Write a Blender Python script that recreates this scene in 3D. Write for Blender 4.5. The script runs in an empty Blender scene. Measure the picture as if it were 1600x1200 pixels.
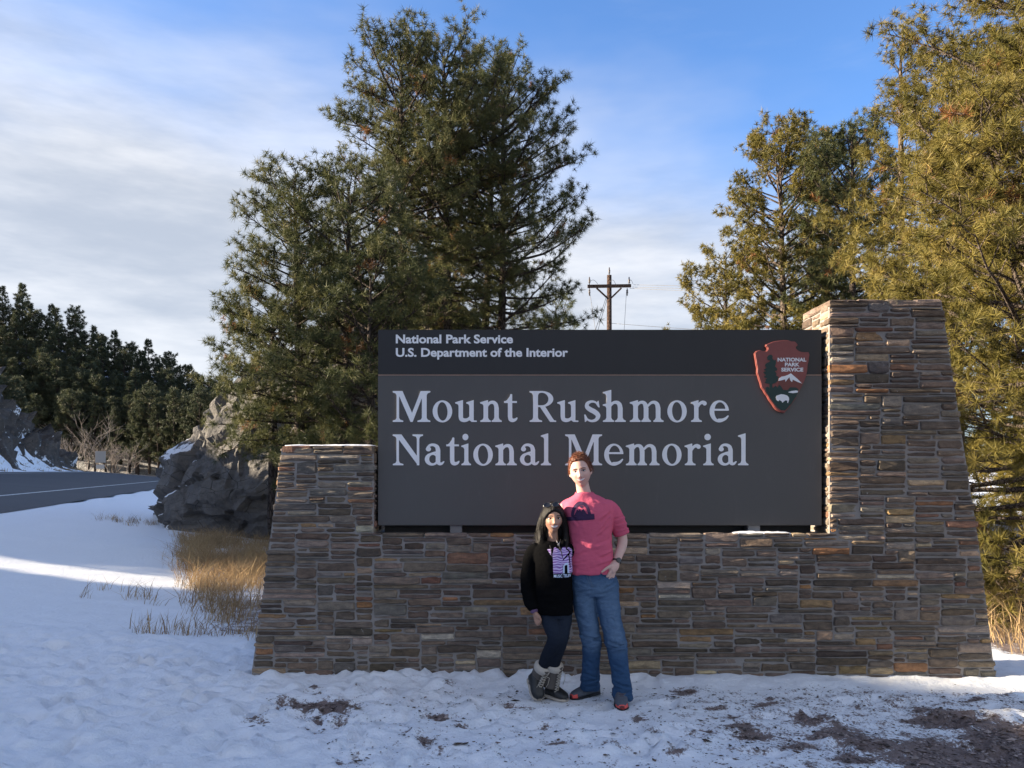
import bpy, bmesh, math, random
import numpy as np
from mathutils import Vector, Matrix
from mathutils.bvhtree import BVHTree

# ------------------------------------------------------------------ camera, sky, sun, exposure
scene = bpy.context.scene
COL = scene.collection
F = 1232.0            # focal length in photo pixels (1600 wide)
HOR = 745.0           # horizon row in the photo
CAMH = 1.68

cam_d = bpy.data.cameras.new('camera')
cam_d.sensor_fit = 'HORIZONTAL'
cam_d.sensor_width = 36.0
cam_d.lens = F / 1600.0 * 36.0
cam_d.shift_y = (HOR - 600.0) / 1600.0
cam_d.clip_start = 0.05
cam_d.clip_end = 5000
cam = bpy.data.objects.new('camera', cam_d)
COL.objects.link(cam)
cam.location = (0, 0, CAMH)
cam.rotation_euler = (math.radians(90), 0, 0)
scene.camera = cam

SUN_EL = math.radians(16.0)
SUN_H = Vector((-1.0, 0.0))       # horizontal direction towards the sun
SUN_H.normalize()

world = bpy.data.worlds.new('World')
scene.world = world
world.use_nodes = True
wn = world.node_tree
wn.nodes.clear()
w_out = wn.nodes.new('ShaderNodeOutputWorld')
w_bg = wn.nodes.new('ShaderNodeBackground')
w_bg.inputs['Strength'].default_value = 0.135
sky = wn.nodes.new('ShaderNodeTexSky')
sky.sky_type = 'NISHITA'
sky.sun_disc = False
sky.sun_elevation = SUN_EL
sky.sun_rotation = math.atan2(SUN_H.x, SUN_H.y)
sky.altitude = 1500
sky.air_density = 1.15
sky.dust_density = 0.2
sky.ozone_density = 3.0
tc = wn.nodes.new('ShaderNodeTexCoord')

def wmath(op, a, b=None, c=None):
    n = wn.nodes.new('ShaderNodeMath'); n.operation = op
    for i, v in enumerate((a, b, c)):
        if v is None: continue
        if isinstance(v, (int, float)): n.inputs[i].default_value = v
        else: wn.links.new(v, n.inputs[i])
    return n.outputs[0]

def wdot(vec):
    n = wn.nodes.new('ShaderNodeVectorMath'); n.operation = 'DOT_PRODUCT'
    wn.links.new(tc.outputs['Generated'], n.inputs[0])
    n.inputs[1].default_value = vec
    return n.outputs['Value']

def wnoise(scale, detail, rough, stretch, rot=(0, 0, 0)):
    mp = wn.nodes.new('ShaderNodeMapping')
    mp.inputs['Scale'].default_value = stretch
    mp.inputs['Rotation'].default_value = rot
    wn.links.new(tc.outputs['Generated'], mp.inputs['Vector'])
    n = wn.nodes.new('ShaderNodeTexNoise')
    n.inputs['Scale'].default_value = scale
    n.inputs['Detail'].default_value = detail
    n.inputs['Roughness'].default_value = rough
    wn.links.new(mp.outputs[0], n.inputs['Vector'])
    return n.outputs['Fac']

def wramp(val, lo, hi):
    n = wn.nodes.new('ShaderNodeMapRange'); n.interpolation_type = 'SMOOTHSTEP'
    n.inputs['From Min'].default_value = lo; n.inputs['From Max'].default_value = hi
    wn.links.new(val, n.inputs['Value'])
    return n.outputs['Result']

# a veil of high cloud that covers the sun's side of the sky up to a slanting edge
edge = wdot((-0.36, 0.42, -1.0))
nz1 = wnoise(1.6, 5, 0.55, (1.0, 1.0, 2.6), (0, math.radians(18), 0))
nz2 = wnoise(3.0, 6, 0.6, (0.7, 1.0, 3.2), (0, math.radians(22), 0))
m = wmath('ADD', edge, wmath('MULTIPLY', wmath('SUBTRACT', nz1, 0.5), 0.55))
veil = wramp(m, -0.16, 0.22)
wisps = wmath('MULTIPLY', wramp(nz2, 0.60, 0.90), 0.16)
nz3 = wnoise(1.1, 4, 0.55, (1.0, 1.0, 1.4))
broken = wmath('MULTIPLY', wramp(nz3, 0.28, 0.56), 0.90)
behind = wramp(wdot((-0.25, -1.0, 0.0)), -0.45, 0.25)      # broken cloud added overhead and behind, out of view, for whiter ambient light
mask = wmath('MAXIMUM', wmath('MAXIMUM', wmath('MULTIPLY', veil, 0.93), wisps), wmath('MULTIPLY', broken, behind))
# thicker and thinner streaks inside the veil
thick = wramp(nz2, 0.30, 0.70)
ccol = wn.nodes.new('ShaderNodeMix'); ccol.data_type = 'RGBA'
ccol.inputs['A'].default_value = (1.15, 1.25, 1.42, 1)
ccol.inputs['B'].default_value = (2.12, 2.12, 2.15, 1)
wn.links.new(thick, ccol.inputs['Factor'])
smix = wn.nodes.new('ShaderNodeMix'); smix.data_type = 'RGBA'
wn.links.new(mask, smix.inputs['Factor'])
deep = wn.nodes.new('ShaderNodeMix'); deep.data_type = 'RGBA'; deep.blend_type = 'MULTIPLY'
deep.inputs['Factor'].default_value = 1.0; deep.inputs['B'].default_value = (0.46, 0.555, 0.69, 1)
wn.links.new(sky.outputs[0], deep.inputs['A']); wn.links.new(deep.outputs['Result'], smix.inputs['A'])
wn.links.new(ccol.outputs['Result'], smix.inputs['B'])
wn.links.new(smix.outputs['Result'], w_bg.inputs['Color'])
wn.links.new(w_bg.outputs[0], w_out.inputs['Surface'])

sun_d = bpy.data.lights.new('sun', 'SUN')
sun_d.energy = 5.0
sun_d.angle = math.radians(0.53)
sun_d.color = (1.0, 0.84, 0.62)
sun = bpy.data.objects.new('sun', sun_d)
COL.objects.link(sun)
to_sun = Vector((SUN_H.x * math.cos(SUN_EL), SUN_H.y * math.cos(SUN_EL), math.sin(SUN_EL)))
sun.rotation_euler = to_sun.to_track_quat('Z', 'Y').to_euler()
sun.location = (-20, -10, 30)

scene.view_settings.view_transform = 'Standard'
scene.view_settings.look = 'None'
scene.view_settings.gamma = 1.0
scene.view_settings.exposure = 1.87
scene.view_settings.use_curve_mapping = False
scene.cycles.use_denoising = True
scene.cycles.max_bounces = 6
scene.cycles.transparent_max_bounces = 4
scene.cycles.caustics_reflective = False
scene.cycles.caustics_refractive = False
# ------------------------------------------------------------------ helpers
def PX(px, py, Y):
    """photo pixel at depth Y -> world point"""
    return np.array([(px - 800.0) / F * Y, Y, CAMH - (py - HOR) / F * Y])

def tag(o, label=None, cat=None, group=None, kind=None):
    if label: o['label'] = label
    if cat: o['category'] = cat
    if group: o['group'] = group
    if kind: o['kind'] = kind
    return o

def empty(name, loc=(0, 0, 0), rz=0.0):
    o = bpy.data.objects.new(name, None)
    o.empty_display_size = 0.2
    COL.objects.link(o)
    o.location = loc
    o.rotation_euler = (0, 0, rz)
    return o

def obj(name, me, mat=None, parent=None):
    o = bpy.data.objects.new(name, me)
    COL.objects.link(o)
    if mat is not None and len(me.materials) == 0:
        me.materials.append(mat)
    if parent is not None:
        o.parent = parent
        if parent.type == 'EMPTY':      # meshes are built in world coordinates
            o.matrix_parent_inverse = (Matrix.Translation(parent.location) @ parent.rotation_euler.to_matrix().to_4x4()).inverted()
    return o

def mesh(name, V, faces, smooth=False):
    me = bpy.data.meshes.new(name)
    me.from_pydata([tuple(map(float, v)) for v in V], [], [tuple(map(int, f)) for f in faces])
    if smooth:
        me.polygons.foreach_set('use_smooth', np.ones(len(me.polygons), dtype=bool))
    me.update()
    return me

def mesh_np(name, V, Fc, smooth=False):
    """V (n,3), Fc (m,k) constant-size faces, fast"""
    V = np.asarray(V, dtype=np.float32); Fc = np.asarray(Fc, dtype=np.int32)
    me = bpy.data.meshes.new(name)
    n, k = Fc.shape
    me.vertices.add(len(V)); me.vertices.foreach_set('co', V.ravel())
    me.loops.add(n * k); me.loops.foreach_set('vertex_index', Fc.ravel())
    me.polygons.add(n)
    me.polygons.foreach_set('loop_start', np.arange(0, n * k, k, dtype=np.int32))
    me.polygons.foreach_set('loop_total', np.full(n, k, dtype=np.int32))
    me.polygons.foreach_set('use_smooth', np.full(n, smooth, dtype=bool))
    me.update(calc_edges=True)
    return me

def set_attr(me, name, vals):
    a = me.attributes.new(name, 'FLOAT', 'POINT')
    a.data.foreach_set('value', np.asarray(vals, dtype=np.float32))

def set_col(me, name, cols):
    a = me.attributes.new(name, 'FLOAT_COLOR', 'POINT')
    c = np.ones((len(cols), 4), dtype=np.float32); c[:, :3] = cols
    a.data.foreach_set('color', c.ravel())

def get_co(me):
    V = np.empty(len(me.vertices) * 3, dtype=np.float32)
    me.vertices.foreach_get('co', V)
    return V.reshape(-1, 3)

class MB:
    """collects boxes, tubes and polygons into one mesh"""
    def __init__(s): s.V = []; s.F = []
    def add(s, V, Fc):
        b = len(s.V); s.V.extend([tuple(v) for v in V]); s.F.extend([tuple(i + b for i in f) for f in Fc]); return s
    def box(s, x0, y0, z0, x1, y1, z1):
        V = [(x0,y0,z0),(x1,y0,z0),(x1,y1,z0),(x0,y1,z0),(x0,y0,z1),(x1,y0,z1),(x1,y1,z1),(x0,y1,z1)]
        return s.add(V, [(0,3,2,1),(4,5,6,7),(0,1,5,4),(1,2,6,5),(2,3,7,6),(3,0,4,7)])
    def tube(s, pts, rad, n=6, cap=True):
        pts = [np.array(p, float) for p in pts]
        if not hasattr(rad, '__len__'): rad = [rad] * len(pts)
        rings = []
        ref = np.array([0.31, 0.17, 0.93])
        for i, p in enumerate(pts):
            d = pts[min(i + 1, len(pts) - 1)] - pts[max(i - 1, 0)]
            d = d / (np.linalg.norm(d) + 1e-9)
            a = np.cross(d, ref)
            if np.linalg.norm(a) < 1e-3: a = np.cross(d, [1, 0, 0])
            a /= np.linalg.norm(a); b = np.cross(d, a)
            rings.append([p + rad[i] * (a * math.cos(2*math.pi*k/n) + b * math.sin(2*math.pi*k/n)) for k in range(n)])
        V = [v for r in rings for v in r]; Fc = []
        for i in range(len(rings) - 1):
            for k in range(n):
                Fc.append((i*n + k, i*n + (k+1) % n, (i+1)*n + (k+1) % n, (i+1)*n + k))
        if cap:
            Fc.append(tuple(range(n - 1, -1, -1))); Fc.append(tuple((len(rings)-1)*n + k for k in range(n)))
        return s.add(V, Fc)
    def build(s, name, mat=None, parent=None, smooth=False):
        return obj(name, mesh(name, s.V, s.F, smooth), mat, parent)

# numpy value noise
def _hash(ix, iy, iz, seed):
    h = (ix.astype(np.int64) * 374761393 + iy.astype(np.int64) * 668265263 + iz.astype(np.int64) * 2147483647 + seed * 144665) & 0xFFFFFFFF
    h = ((h ^ (h >> 13)) * 1274126177) & 0xFFFFFFFF
    h = ((h ^ (h >> 16)) * 2246822519) & 0xFFFFFFFF
    h = h ^ (h >> 15)
    return (h & 0xFFFFFF) / float(0xFFFFFF)

def vnoise(P, seed=0):
    P = np.asarray(P, dtype=np.float64)
    i = np.floor(P).astype(np.int64); f = P - i
    u = f * f * f * (f * (f * 6 - 15) + 10)
    r = 0
    for dx in (0, 1):
        for dy in (0, 1):
            for dz in (0, 1):
                wgt = (u[:, 0] if dx else 1 - u[:, 0]) * (u[:, 1] if dy else 1 - u[:, 1]) * (u[:, 2] if dz else 1 - u[:, 2])
                r = r + wgt * _hash(i[:, 0] + dx, i[:, 1] + dy, i[:, 2] + dz, seed)
    return r * 2 - 1

def fbm(P, octaves=4, seed=0, gain=0.5, ridged=False):
    P = np.asarray(P, dtype=np.float64); a = 1.0; r = 0; t = 0
    for o in range(octaves):
        n = vnoise(P * (2.03 ** o) + 17.3 * o, seed + o)
        if ridged: n = 1 - 2 * np.abs(n)
        r = r + a * n; t += a; a *= gain
    return r / t

def fbm2(X, Y, **k):
    return fbm(np.stack([X.ravel(), Y.ravel(), np.zeros(X.size) + 0.37], 1), **k).reshape(X.shape)

def sstep(a, b, x):
    t = np.clip((np.asarray(x, float) - a) / (b - a), 0, 1)
    return t * t * (3 - 2 * t)

# ------------------------------------------------------------------ material helpers
class MT:
    def __init__(s, name, rough=0.7, col=(0.5, 0.5, 0.5), spec=0.3, metal=0.0):
        s.m = bpy.data.materials.new(name); s.m.use_nodes = True
        s.nt = s.m.node_tree
        s.b = s.nt.nodes['Principled BSDF']
        s.b.inputs['Roughness'].default_value = rough
        s.b.inputs['Base Color'].default_value = (*col, 1)
        s.b.inputs['Specular IOR Level'].default_value = spec
        s.b.inputs['Metallic'].default_value = metal
    def n(s, t, **kw):
        nd = s.nt.nodes.new(t)
        for k, v in kw.items(): setattr(nd, k, v)
        return nd
    def put(s, sock, v):
        if hasattr(v, 'is_output') or hasattr(v, 'links'): s.nt.links.new(v, sock)
        else: sock.default_value = v
    def coord(s, which='Object', scale=None):
        t = s.n('ShaderNodeTexCoord').outputs[which]
        if scale is None: return t
        mp = s.n('ShaderNodeMapping'); s.put(mp.inputs['Vector'], t); mp.inputs['Scale'].default_value = scale
        return mp.outputs[0]
    def pos(s, scale=None):
        t = s.n('ShaderNodeNewGeometry').outputs['Position']
        if scale is None: return t
        mp = s.n('ShaderNodeMapping'); s.put(mp.inputs['Vector'], t); mp.inputs['Scale'].default_value = scale
        return mp.outputs[0]
    def noise(s, scale, detail=4, rough=0.55, vec=None, out='Fac', dist=0.0):
        nd = s.n('ShaderNodeTexNoise')
        nd.inputs['Scale'].default_value = scale; nd.inputs['Detail'].default_value = detail
        nd.inputs['Roughness'].default_value = rough; nd.inputs['Distortion'].default_value = dist
        if vec is not None: s.put(nd.inputs['Vector'], vec)
        return nd.outputs[out]
    def voro(s, scale, vec=None, out='Distance', feature='F1'):
        nd = s.n('ShaderNodeTexVoronoi'); nd.feature = feature
        nd.inputs['Scale'].default_value = scale
        if vec is not None: s.put(nd.inputs['Vector'], vec)
        return nd.outputs[out]
    def math(s, op, a, b=None, c=None):
        nd = s.n('ShaderNodeMath'); nd.operation = op
        for i, v in enumerate((a, b, c)):
            if v is not None: s.put(nd.inputs[i], v)
        return nd.outputs[0]
    def ramp(s, v, lo, hi, a=0.0, b=1.0):
        nd = s.n('ShaderNodeMapRange'); nd.interpolation_type = 'SMOOTHSTEP'
        s.put(nd.inputs['Value'], v)
        nd.inputs['From Min'].default_value = lo; nd.inputs['From Max'].default_value = hi
        nd.inputs['To Min'].default_value = a; nd.inputs['To Max'].default_value = b
        return nd.outputs['Result']
    def mix(s, f, a, b, mode='MIX'):
        nd = s.n('ShaderNodeMix'); nd.data_type = 'RGBA'; nd.blend_type = mode
        s.put(nd.inputs['Factor'], f)
        for k, v in (('A', a), ('B', b)):
            if isinstance(v, tuple): v = (*v[:3], 1)
            s.put(nd.inputs[k], v)
        return nd.outputs['Result']
    def attr(s, name, out='Fac'):
        nd = s.n('ShaderNodeAttribute'); nd.attribute_name = name
        return nd.outputs[out]
    def col(s, v): s.put(s.b.inputs['Base Color'], v if not isinstance(v, tuple) else (*v[:3], 1)); return s
    def bump(s, h, strength=0.5, dist=0.01, normal=None):
        nd = s.n('ShaderNodeBump'); nd.inputs['Strength'].default_value = strength; nd.inputs['Distance'].default_value = dist
        s.put(nd.inputs['Height'], h)
        if normal is not None: s.put(nd.inputs['Normal'], normal)
        s.put(s.b.inputs['Normal'], nd.outputs[0])
        return nd.outputs[0]

def simple(name, col, rough=0.6, spec=0.3, var=0.12, nscale=30, bump=0.0, metal=0.0):
    t = MT(name, rough, col, spec, metal)
    nz = t.noise(nscale, 4, 0.6, t.coord())
    t.col(t.mix(nz, tuple(c * (1 - var) for c in col), tuple(min(1, c * (1 + var)) for c in col)))
    if bump: t.bump(nz, bump, 0.01)
    return t.m
def norm(a): return np.asarray(a, float) / (np.linalg.norm(a, axis=-1, keepdims=True) + 1e-9)
# ------------------------------------------------------------------ terrain
RD = np.array([-0.287, 0.958]); RD = RD / np.linalg.norm(RD)
RL = np.array([-RD[1], RD[0]])
RO = np.array([-14.3, 22.0]); RT, RR, RW = 70.0, 35.0, 12.5

def tw(X, Y):
    a = X - RO[0]; b = Y - RO[1]
    t = a * RD[0] + b * RD[1]; w = a * RL[0] + b * RL[1]
    aa = t - RT; bb = RR - w
    th = np.arctan2(aa, bb); r = np.hypot(aa, bb)
    cv = aa > 0
    return np.where(cv, RT + RR * th, t), np.where(cv, RR - r, w)

def tw_inv(t, w):
    t = np.asarray(t, float); w = np.asarray(w, float)
    th = np.clip((t - RT) / RR, 0, None)
    aa = np.where(t > RT, (RR - w) * np.sin(th), t - RT) + RT
    ww = np.where(t > RT, RR - (RR - w) * np.cos(th), w)
    return RO[0] + aa * RD[0] + ww * RL[0], RO[1] + aa * RD[1] + ww * RL[1]

def road_z(t, w):
    return 0.644 + 0.0082 * np.clip(t, -60, 130) + 0.083 * np.clip(w, 0, RW)

def cut_h(t):
    """height of the hill beyond the road"""
    return 11.8 * sstep(86, 52, t) * (0.69 + 0.31 * sstep(10, 45, t)) 

def ground_h(X, Y):
    X = np.asarray(X, float); Y = np.asarray(Y, float)
    t, w = tw(X, Y)
    near = 0.644 + 0.0082 * np.clip(t, -60, 130)
    h = near * sstep(-7.3, -0.6, w)
    on = (w > -0.6)
    h = np.where(on, road_z(t, w), h)
    far = sstep(RW + 0.5, RW + 9, w)
    jag = 0.95 + 0.30 * vnoise(np.stack([np.ravel(Y) * 2.2, np.ravel(X) * 0.25, np.ravel(X) * 0], 1), 17).reshape(np.shape(Y))
    sun_notch = 1 - jag * (0.48 * np.exp(-((Y - 12.3) / 1.7) ** 2) + 0.26 * np.exp(-((Y - 7.75) / 0.38) ** 2)) * sstep(-17, -21, X)  # notches shaped into the unseen hill so sun streaks reach the snow
    h = h + (far * cut_h(t) + sstep(RW + 6, RW + 40, w) * 6 * sstep(90, 60, t)) * sun_notch
    # wooded hill behind the bend
    back = np.clip(Y - 108, 0, 50) * np.clip(0.16 + 0.0098 * (-54 - X), 0.05, 0.62) * sstep(-2.0, -14, w)
    h = h + np.clip(back, 0, 45)
    h = h + sstep(40, 140, Y) * sstep(-20, 30, X) * 3.0
    return h

_rf = random.Random(4)
FOOT = [(_rf.uniform(-4.6, 1.2) if i % 3 else _rf.uniform(-2.5, 4.2), _rf.uniform(4.7, 7.3) if i % 3 else _rf.uniform(4.7, 6.1), _rf.gauss(0.2, .9)) for i in range(170)]
def near_bumps(X, Y):
    """trampled snow in front of the wall and softer drifts on the bank"""
    fade = sstep(14, 8.5, Y) * sstep(-9, -6, X) * sstep(10, 7, X)
    lump = fbm2(X * 5.0, Y * 5.0, octaves=4, seed=3, gain=0.55)
    pit = fbm2(X * 2.2, Y * 2.2, octaves=3, seed=9)
    tram = sstep(8.4, 7.4, Y) * sstep(1.5, -0.6, X) + 0.25 * sstep(8.4, 7.4, Y)
    h = fade * (0.024 * lump + 0.018 * pit + tram * 0.036 * np.abs(fbm2(X * 6.5, Y * 6.5, octaves=3, seed=21)) * 2)
    h = h * (1 - 0.85 * np.exp(-((X - 0.55) / 0.75) ** 4 - ((Y - 5.75) / 0.62) ** 4))      # flat where the couple stands
    soft = sstep(60, 20, Y) * (1 - 0.5 * fade)
    h = h + soft * (0.040 * fbm2(X * 0.8, Y * 0.8, octaves=3, seed=5) + 0.016 * fbm2(X * 3, Y * 3, octaves=4, seed=6))
    # trodden footprints
    for (fx, fy, fa) in FOOT:
        u = (X - fx) * math.cos(fa) + (Y - fy) * math.sin(fa); v = -(X - fx) * math.sin(fa) + (Y - fy) * math.cos(fa)
        r2 = (u / 0.13) ** 2 + (v / 0.052) ** 2
        h = h + np.where(r2 < 6, -0.034 * np.exp(-r2 ** 2) + 0.014 * np.exp(-((np.sqrt(r2) - 1.45) / 0.3) ** 2), 0)
    # lip of drifted snow against the foot of the wall
    dl = np.maximum(np.abs(X - 0.93) - 3.15, 0)
    lip = np.exp(-((Y - 6.50) / 0.17) ** 2) * np.exp(-(dl / 0.3) ** 2)
    h = h + lip * (0.022 + 0.030 * fbm2(X * 3.0, Y * 1.5, octaves=3, seed=12))
    # low ridge where the pull-off ends and the bank begins
    h = h + 0.05 * np.exp(-((Y - 7.75 - 0.05 * (X + 4)) / 0.35) ** 2) * sstep(-2.3, -2.9, X)
    return h

BLOBS = [  # bare spots: photo column, row, half-width, half-height, strength
    (490,1109,66,16,1.2),(675,1122,22,9,.9),(790,1103,34,6,.8),(525,1131,14,5,.8),(480,1140,16,7,.8),(625,1147,15,5,.8),
    (405,1130,14,6,.8),(668,1160,24,7,.7),(720,1143,18,6,.8),(680,1175,20,8,.7),(840,1140,18,8,.8),(930,1148,16,5,.7),
    (1000,1130,14,6,.8),(1080,1087,20,7,.9),(1015,1150,22,6,.7),(1110,1105,35,6,.8),(1210,1090,20,6,.9),(1190,1105,34,6,.8),
    (1280,1122,60,10,1.0),(1310,1145,60,14,1.0),(1180,1148,60,12,1.0),(1240,1165,40,12,.9),(1090,1150,30,6,.8),(1420,1105,30,6,.9),
    (1360,1160,60,16,1.0),(1480,1120,80,18,1.1),(1460,1180,140,40,.95),(1575,1150,95,40,1.0),(1540,1195,130,30,1.1),(1330,1190,50,16,.8),(870,1170,16,6,.7),
    (790,1178,14,5,.7),(520,1195,16,5,.7),(560,1188,12,4,.6),(960,1172,14,5,.7),(1050,1185,30,7,.7),(355,1048,6,3,.6),(500,1081,14,3,.9),(560,1082,8,2.5,.8),
    (702,1078,9,3,.8),(1400,1085,16,4,.7),(1500,1092,26,5,.8),(1150,1120,26,5,.8),(600,1105,10,4,.6),(640,1104,10,4,.6)]

def bare_mask(X, Y):
    Yc = np.maximum(Y, 0.5)
    px = 800 + F * X / Yc; py = HOR + F * CAMH / Yc
    wq = np.stack([X.ravel(), Y.ravel(), X.ravel() * 0 + 1.3], 1)
    px = px + 42 * fbm(wq * np.array([2.2, 3.5, 1]), 3, 301, .6).reshape(X.shape); py = py + 13 * fbm(wq * np.array([2.6, 4.5, 1]), 3, 302, .6).reshape(X.shape)
    m = np.zeros_like(X)
    for (cx, cy, rx, ry, st) in BLOBS:
        m = np.maximum(m, st * np.exp(-(((px - cx) / rx) ** 2 + ((py - cy) / ry) ** 2) * 0.9))
    m = np.where(Y > 9, 0, m)
    # loosely worn zone in front of the wall
    worn = sstep(390, 560, px) * sstep(1066, 1082, py) * np.where(Y < 7, 1, 0)
    m = np.maximum(m, worn * (0.30 + 0.14 * sstep(950, 1250, px)))
    # the ground to the right behind the camera side stays gravel
    m = np.maximum(m, 1.4 * sstep(2.2, 3.2, X + (Y - 4.7) * -0.6) * sstep(5.4, 5.0, Y) * np.where(Y < 5.4, 1, 0))
    # grass bed beside the wall and under the right-hand pines
    gx = sstep(-4.6, -3.5, X + 0.2 * (Y - 12)) * sstep(-1.8, -2.2, X) * sstep(7.9, 8.6, Y) * sstep(19.5, 17.5, Y)
    m = np.maximum(m, gx * 0.62)
    m = np.maximum(m, 0.75 * sstep(4.3, 4.9, X) * sstep(7.0, 7.5, Y) * sstep(40, 30, Y))
    # floor of the pine wood is patchy
    m = np.maximum(m, 0.50 * sstep(95, 112, Y))
    return m

def axis(stops):
    out = []
    for (a, b, st) in stops:
        out.extend(np.arange(a, b - 1e-6, st).tolist())
    out.append(stops[-1][1])
    return np.array(out)

gxs = axis([(-900,-200,50),(-200,-80,8),(-80,-16,1.6),(-16,-5.4,0.2),(-5.4,5.4,0.041),(5.4,12,0.16),(12,60,2.0),(60,200,10),(200,900,50)])
gys = axis([(-300,-40,20),(-40,0,2.0),(0,4.2,0.2),(4.2,8.6,0.038),(8.6,12,0.09),(12,26,0.25),(26,60,0.6),(60,200,2.2),(200,1500,60)])
GX, GY = np.meshgrid(gxs, gys)
t_, w_ = tw(GX, GY)
GZ = ground_h(GX, GY) + near_bumps(GX, GY) * (1 - ((w_ > -0.6) & (w_ < RW + 0.5)))
GZ = GZ - 0.12 * sstep(0.02, 0.5, w_) * sstep(RW, RW - 0.5, w_)          # bed under the asphalt
GZ = GZ + 0.35 * fbm2(GX * 0.2, GY * 0.2, octaves=4, seed=31) * sstep(70, 110, GY)
BM = bare_mask(GX, GY)
GZ = GZ - 0.010 * np.clip(BM, 0, 1) * (GY < 9)
nx, ny = len(gxs), len(gys)
idx = np.arange(nx * ny).reshape(ny, nx)
Fq = np.stack([idx[:-1, :-1], idx[:-1, 1:], idx[1:, 1:], idx[1:, :-1]], -1).reshape(-1, 4)
gme = mesh_np('ground', np.stack([GX.ravel(), GY.ravel(), GZ.ravel()], 1), Fq, True)
set_attr(gme, 'bare', BM.ravel())

t = MT('snow_ground', 0.55, spec=0.35)
p = t.pos()
bare = t.attr('bare')
n1 = t.noise(9, 6, 0.65, p); n2 = t.noise(55, 5, 0.7, p); n3 = t.noise(260, 3, 0.6, p)
sel = t.math('ADD', bare, t.math('MULTIPLY', t.math('SUBTRACT', n1, 0.5), 1.15))
sel = t.math('ADD', sel, t.math('MULTIPLY', t.math('SUBTRACT', n2, 0.5), 1.1))
near_f = t.ramp(bare, 0.02, 0.2)
fac = t.math('MULTIPLY', t.ramp(sel, 0.42, 0.66), near_f)
grav = t.voro(70, p, 'Color')
gb = t.n('ShaderNodeSeparateColor'); t.put(gb.inputs[0], grav)
dirt = t.mix(n2, (0.075, 0.056, 0.048), (0.23, 0.17, 0.15))
dirt = t.mix(t.math('MULTIPLY', gb.outputs[0], 0.6), dirt, (0.27, 0.21, 0.195))
dirt = t.mix(t.ramp(n3, 0.60, 0.72), dirt, (0.03, 0.025, 0.02))
snow = t.mix(n1, (0.77, 0.80, 0.84), (0.86, 0.88, 0.91))
snow = t.mix(t.math('MULTIPLY', t.ramp(n3, 0.66, 0.80), t.ramp(bare, 0.05, 0.3)), snow, (0.30, 0.26, 0.24))
t.col(t.mix(fac, snow, dirt))
t.put(t.b.inputs['Roughness'], t.math('ADD', 0.5, t.math('MULTIPLY', fac, 0.4)))
hgt = t.math('ADD', t.math('MULTIPLY', n2, 0.5), t.math('ADD', t.math('MULTIPLY', n3, 0.25), t.math('MULTIPLY', t.noise(18, 4, 0.6, p), 0.9)))
t.bump(hgt, 0.75, 0.022)
tag(obj('ground', gme, t.m), kind='structure')

# ------------------------------------------------------------------ road
ts = np.concatenate([np.arange(-70, 20, 5.0), np.arange(20, 125, 2.5)])
ws = np.array([0.0, 0.25, 1.2, 2.5, 2.9, 4.5, 6.5, 9.0, 10.5, 12.0, RW])
TT, WW = np.meshgrid(ts, ws, indexing='ij')
RX, RY = tw_inv(TT, WW)
wob = 0.16 * vnoise(np.stack([ts * 0.7, ts * 0, ts * 0 + 5.5], 1))
e0 = np.zeros_like(RX); e0[:, 0] = wob
RX = RX - e0 * RL[0]; RY = RY - e0 * RL[1]
RZ = road_z(TT, WW) + 0.012
def strip(name, X, Y, Z, mat, smooth=True):
    a, b = X.shape; ii = np.arange(a * b).reshape(a, b)
    fq = np.stack([ii[:-1, :-1], ii[1:, :-1], ii[1:, 1:], ii[:-1, 1:]], -1).reshape(-1, 4)[:, ::-1]
    return obj(name, mesh_np(name, np.stack([X.ravel(), Y.ravel(), Z.ravel()], 1), fq, smooth), mat)
t = MT('asphalt', 0.75, spec=0.3)
p = t.pos()
wear = t.noise(0.35, 4, 0.6, p); grit = t.noise(60, 3, 0.7, p)
ac = t.mix(wear, (0.045, 0.045, 0.048), (0.085, 0.083, 0.085))
ac = t.mix(t.math('MULTIPLY', grit, 0.4), ac, (0.12, 0.12, 0.125))
t.col(ac); t.bump(grit, 0.3, 0.01)
road = tag(strip('road', RX, RY, RZ, t.m), kind='structure')
t = MT('road_paint', 0.6, (0.75, 0.75, 0.73))
p = t.pos()
t.col(t.mix(t.ramp(t.noise(5, 5, 0.7, p), 0.45, 0.7), (0.70, 0.70, 0.68), (0.25, 0.25, 0.25)))
paint_white = t.m
def line(name, w0, wd, mat):
    tt = np.arange(-70, 122, 2.5); A, B = np.meshgrid(tt, np.array([w0, w0 + wd]), indexing='ij')
    X, Y = tw_inv(A, B)
    o = strip(name, X, Y, road_z(A, B) + 0.018, mat)
    return tag(o, kind='structure')
line('road_edge_line', 2.6, 0.15, paint_white)
line('road_edge_line', 11.4, 0.15, paint_white)

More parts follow.
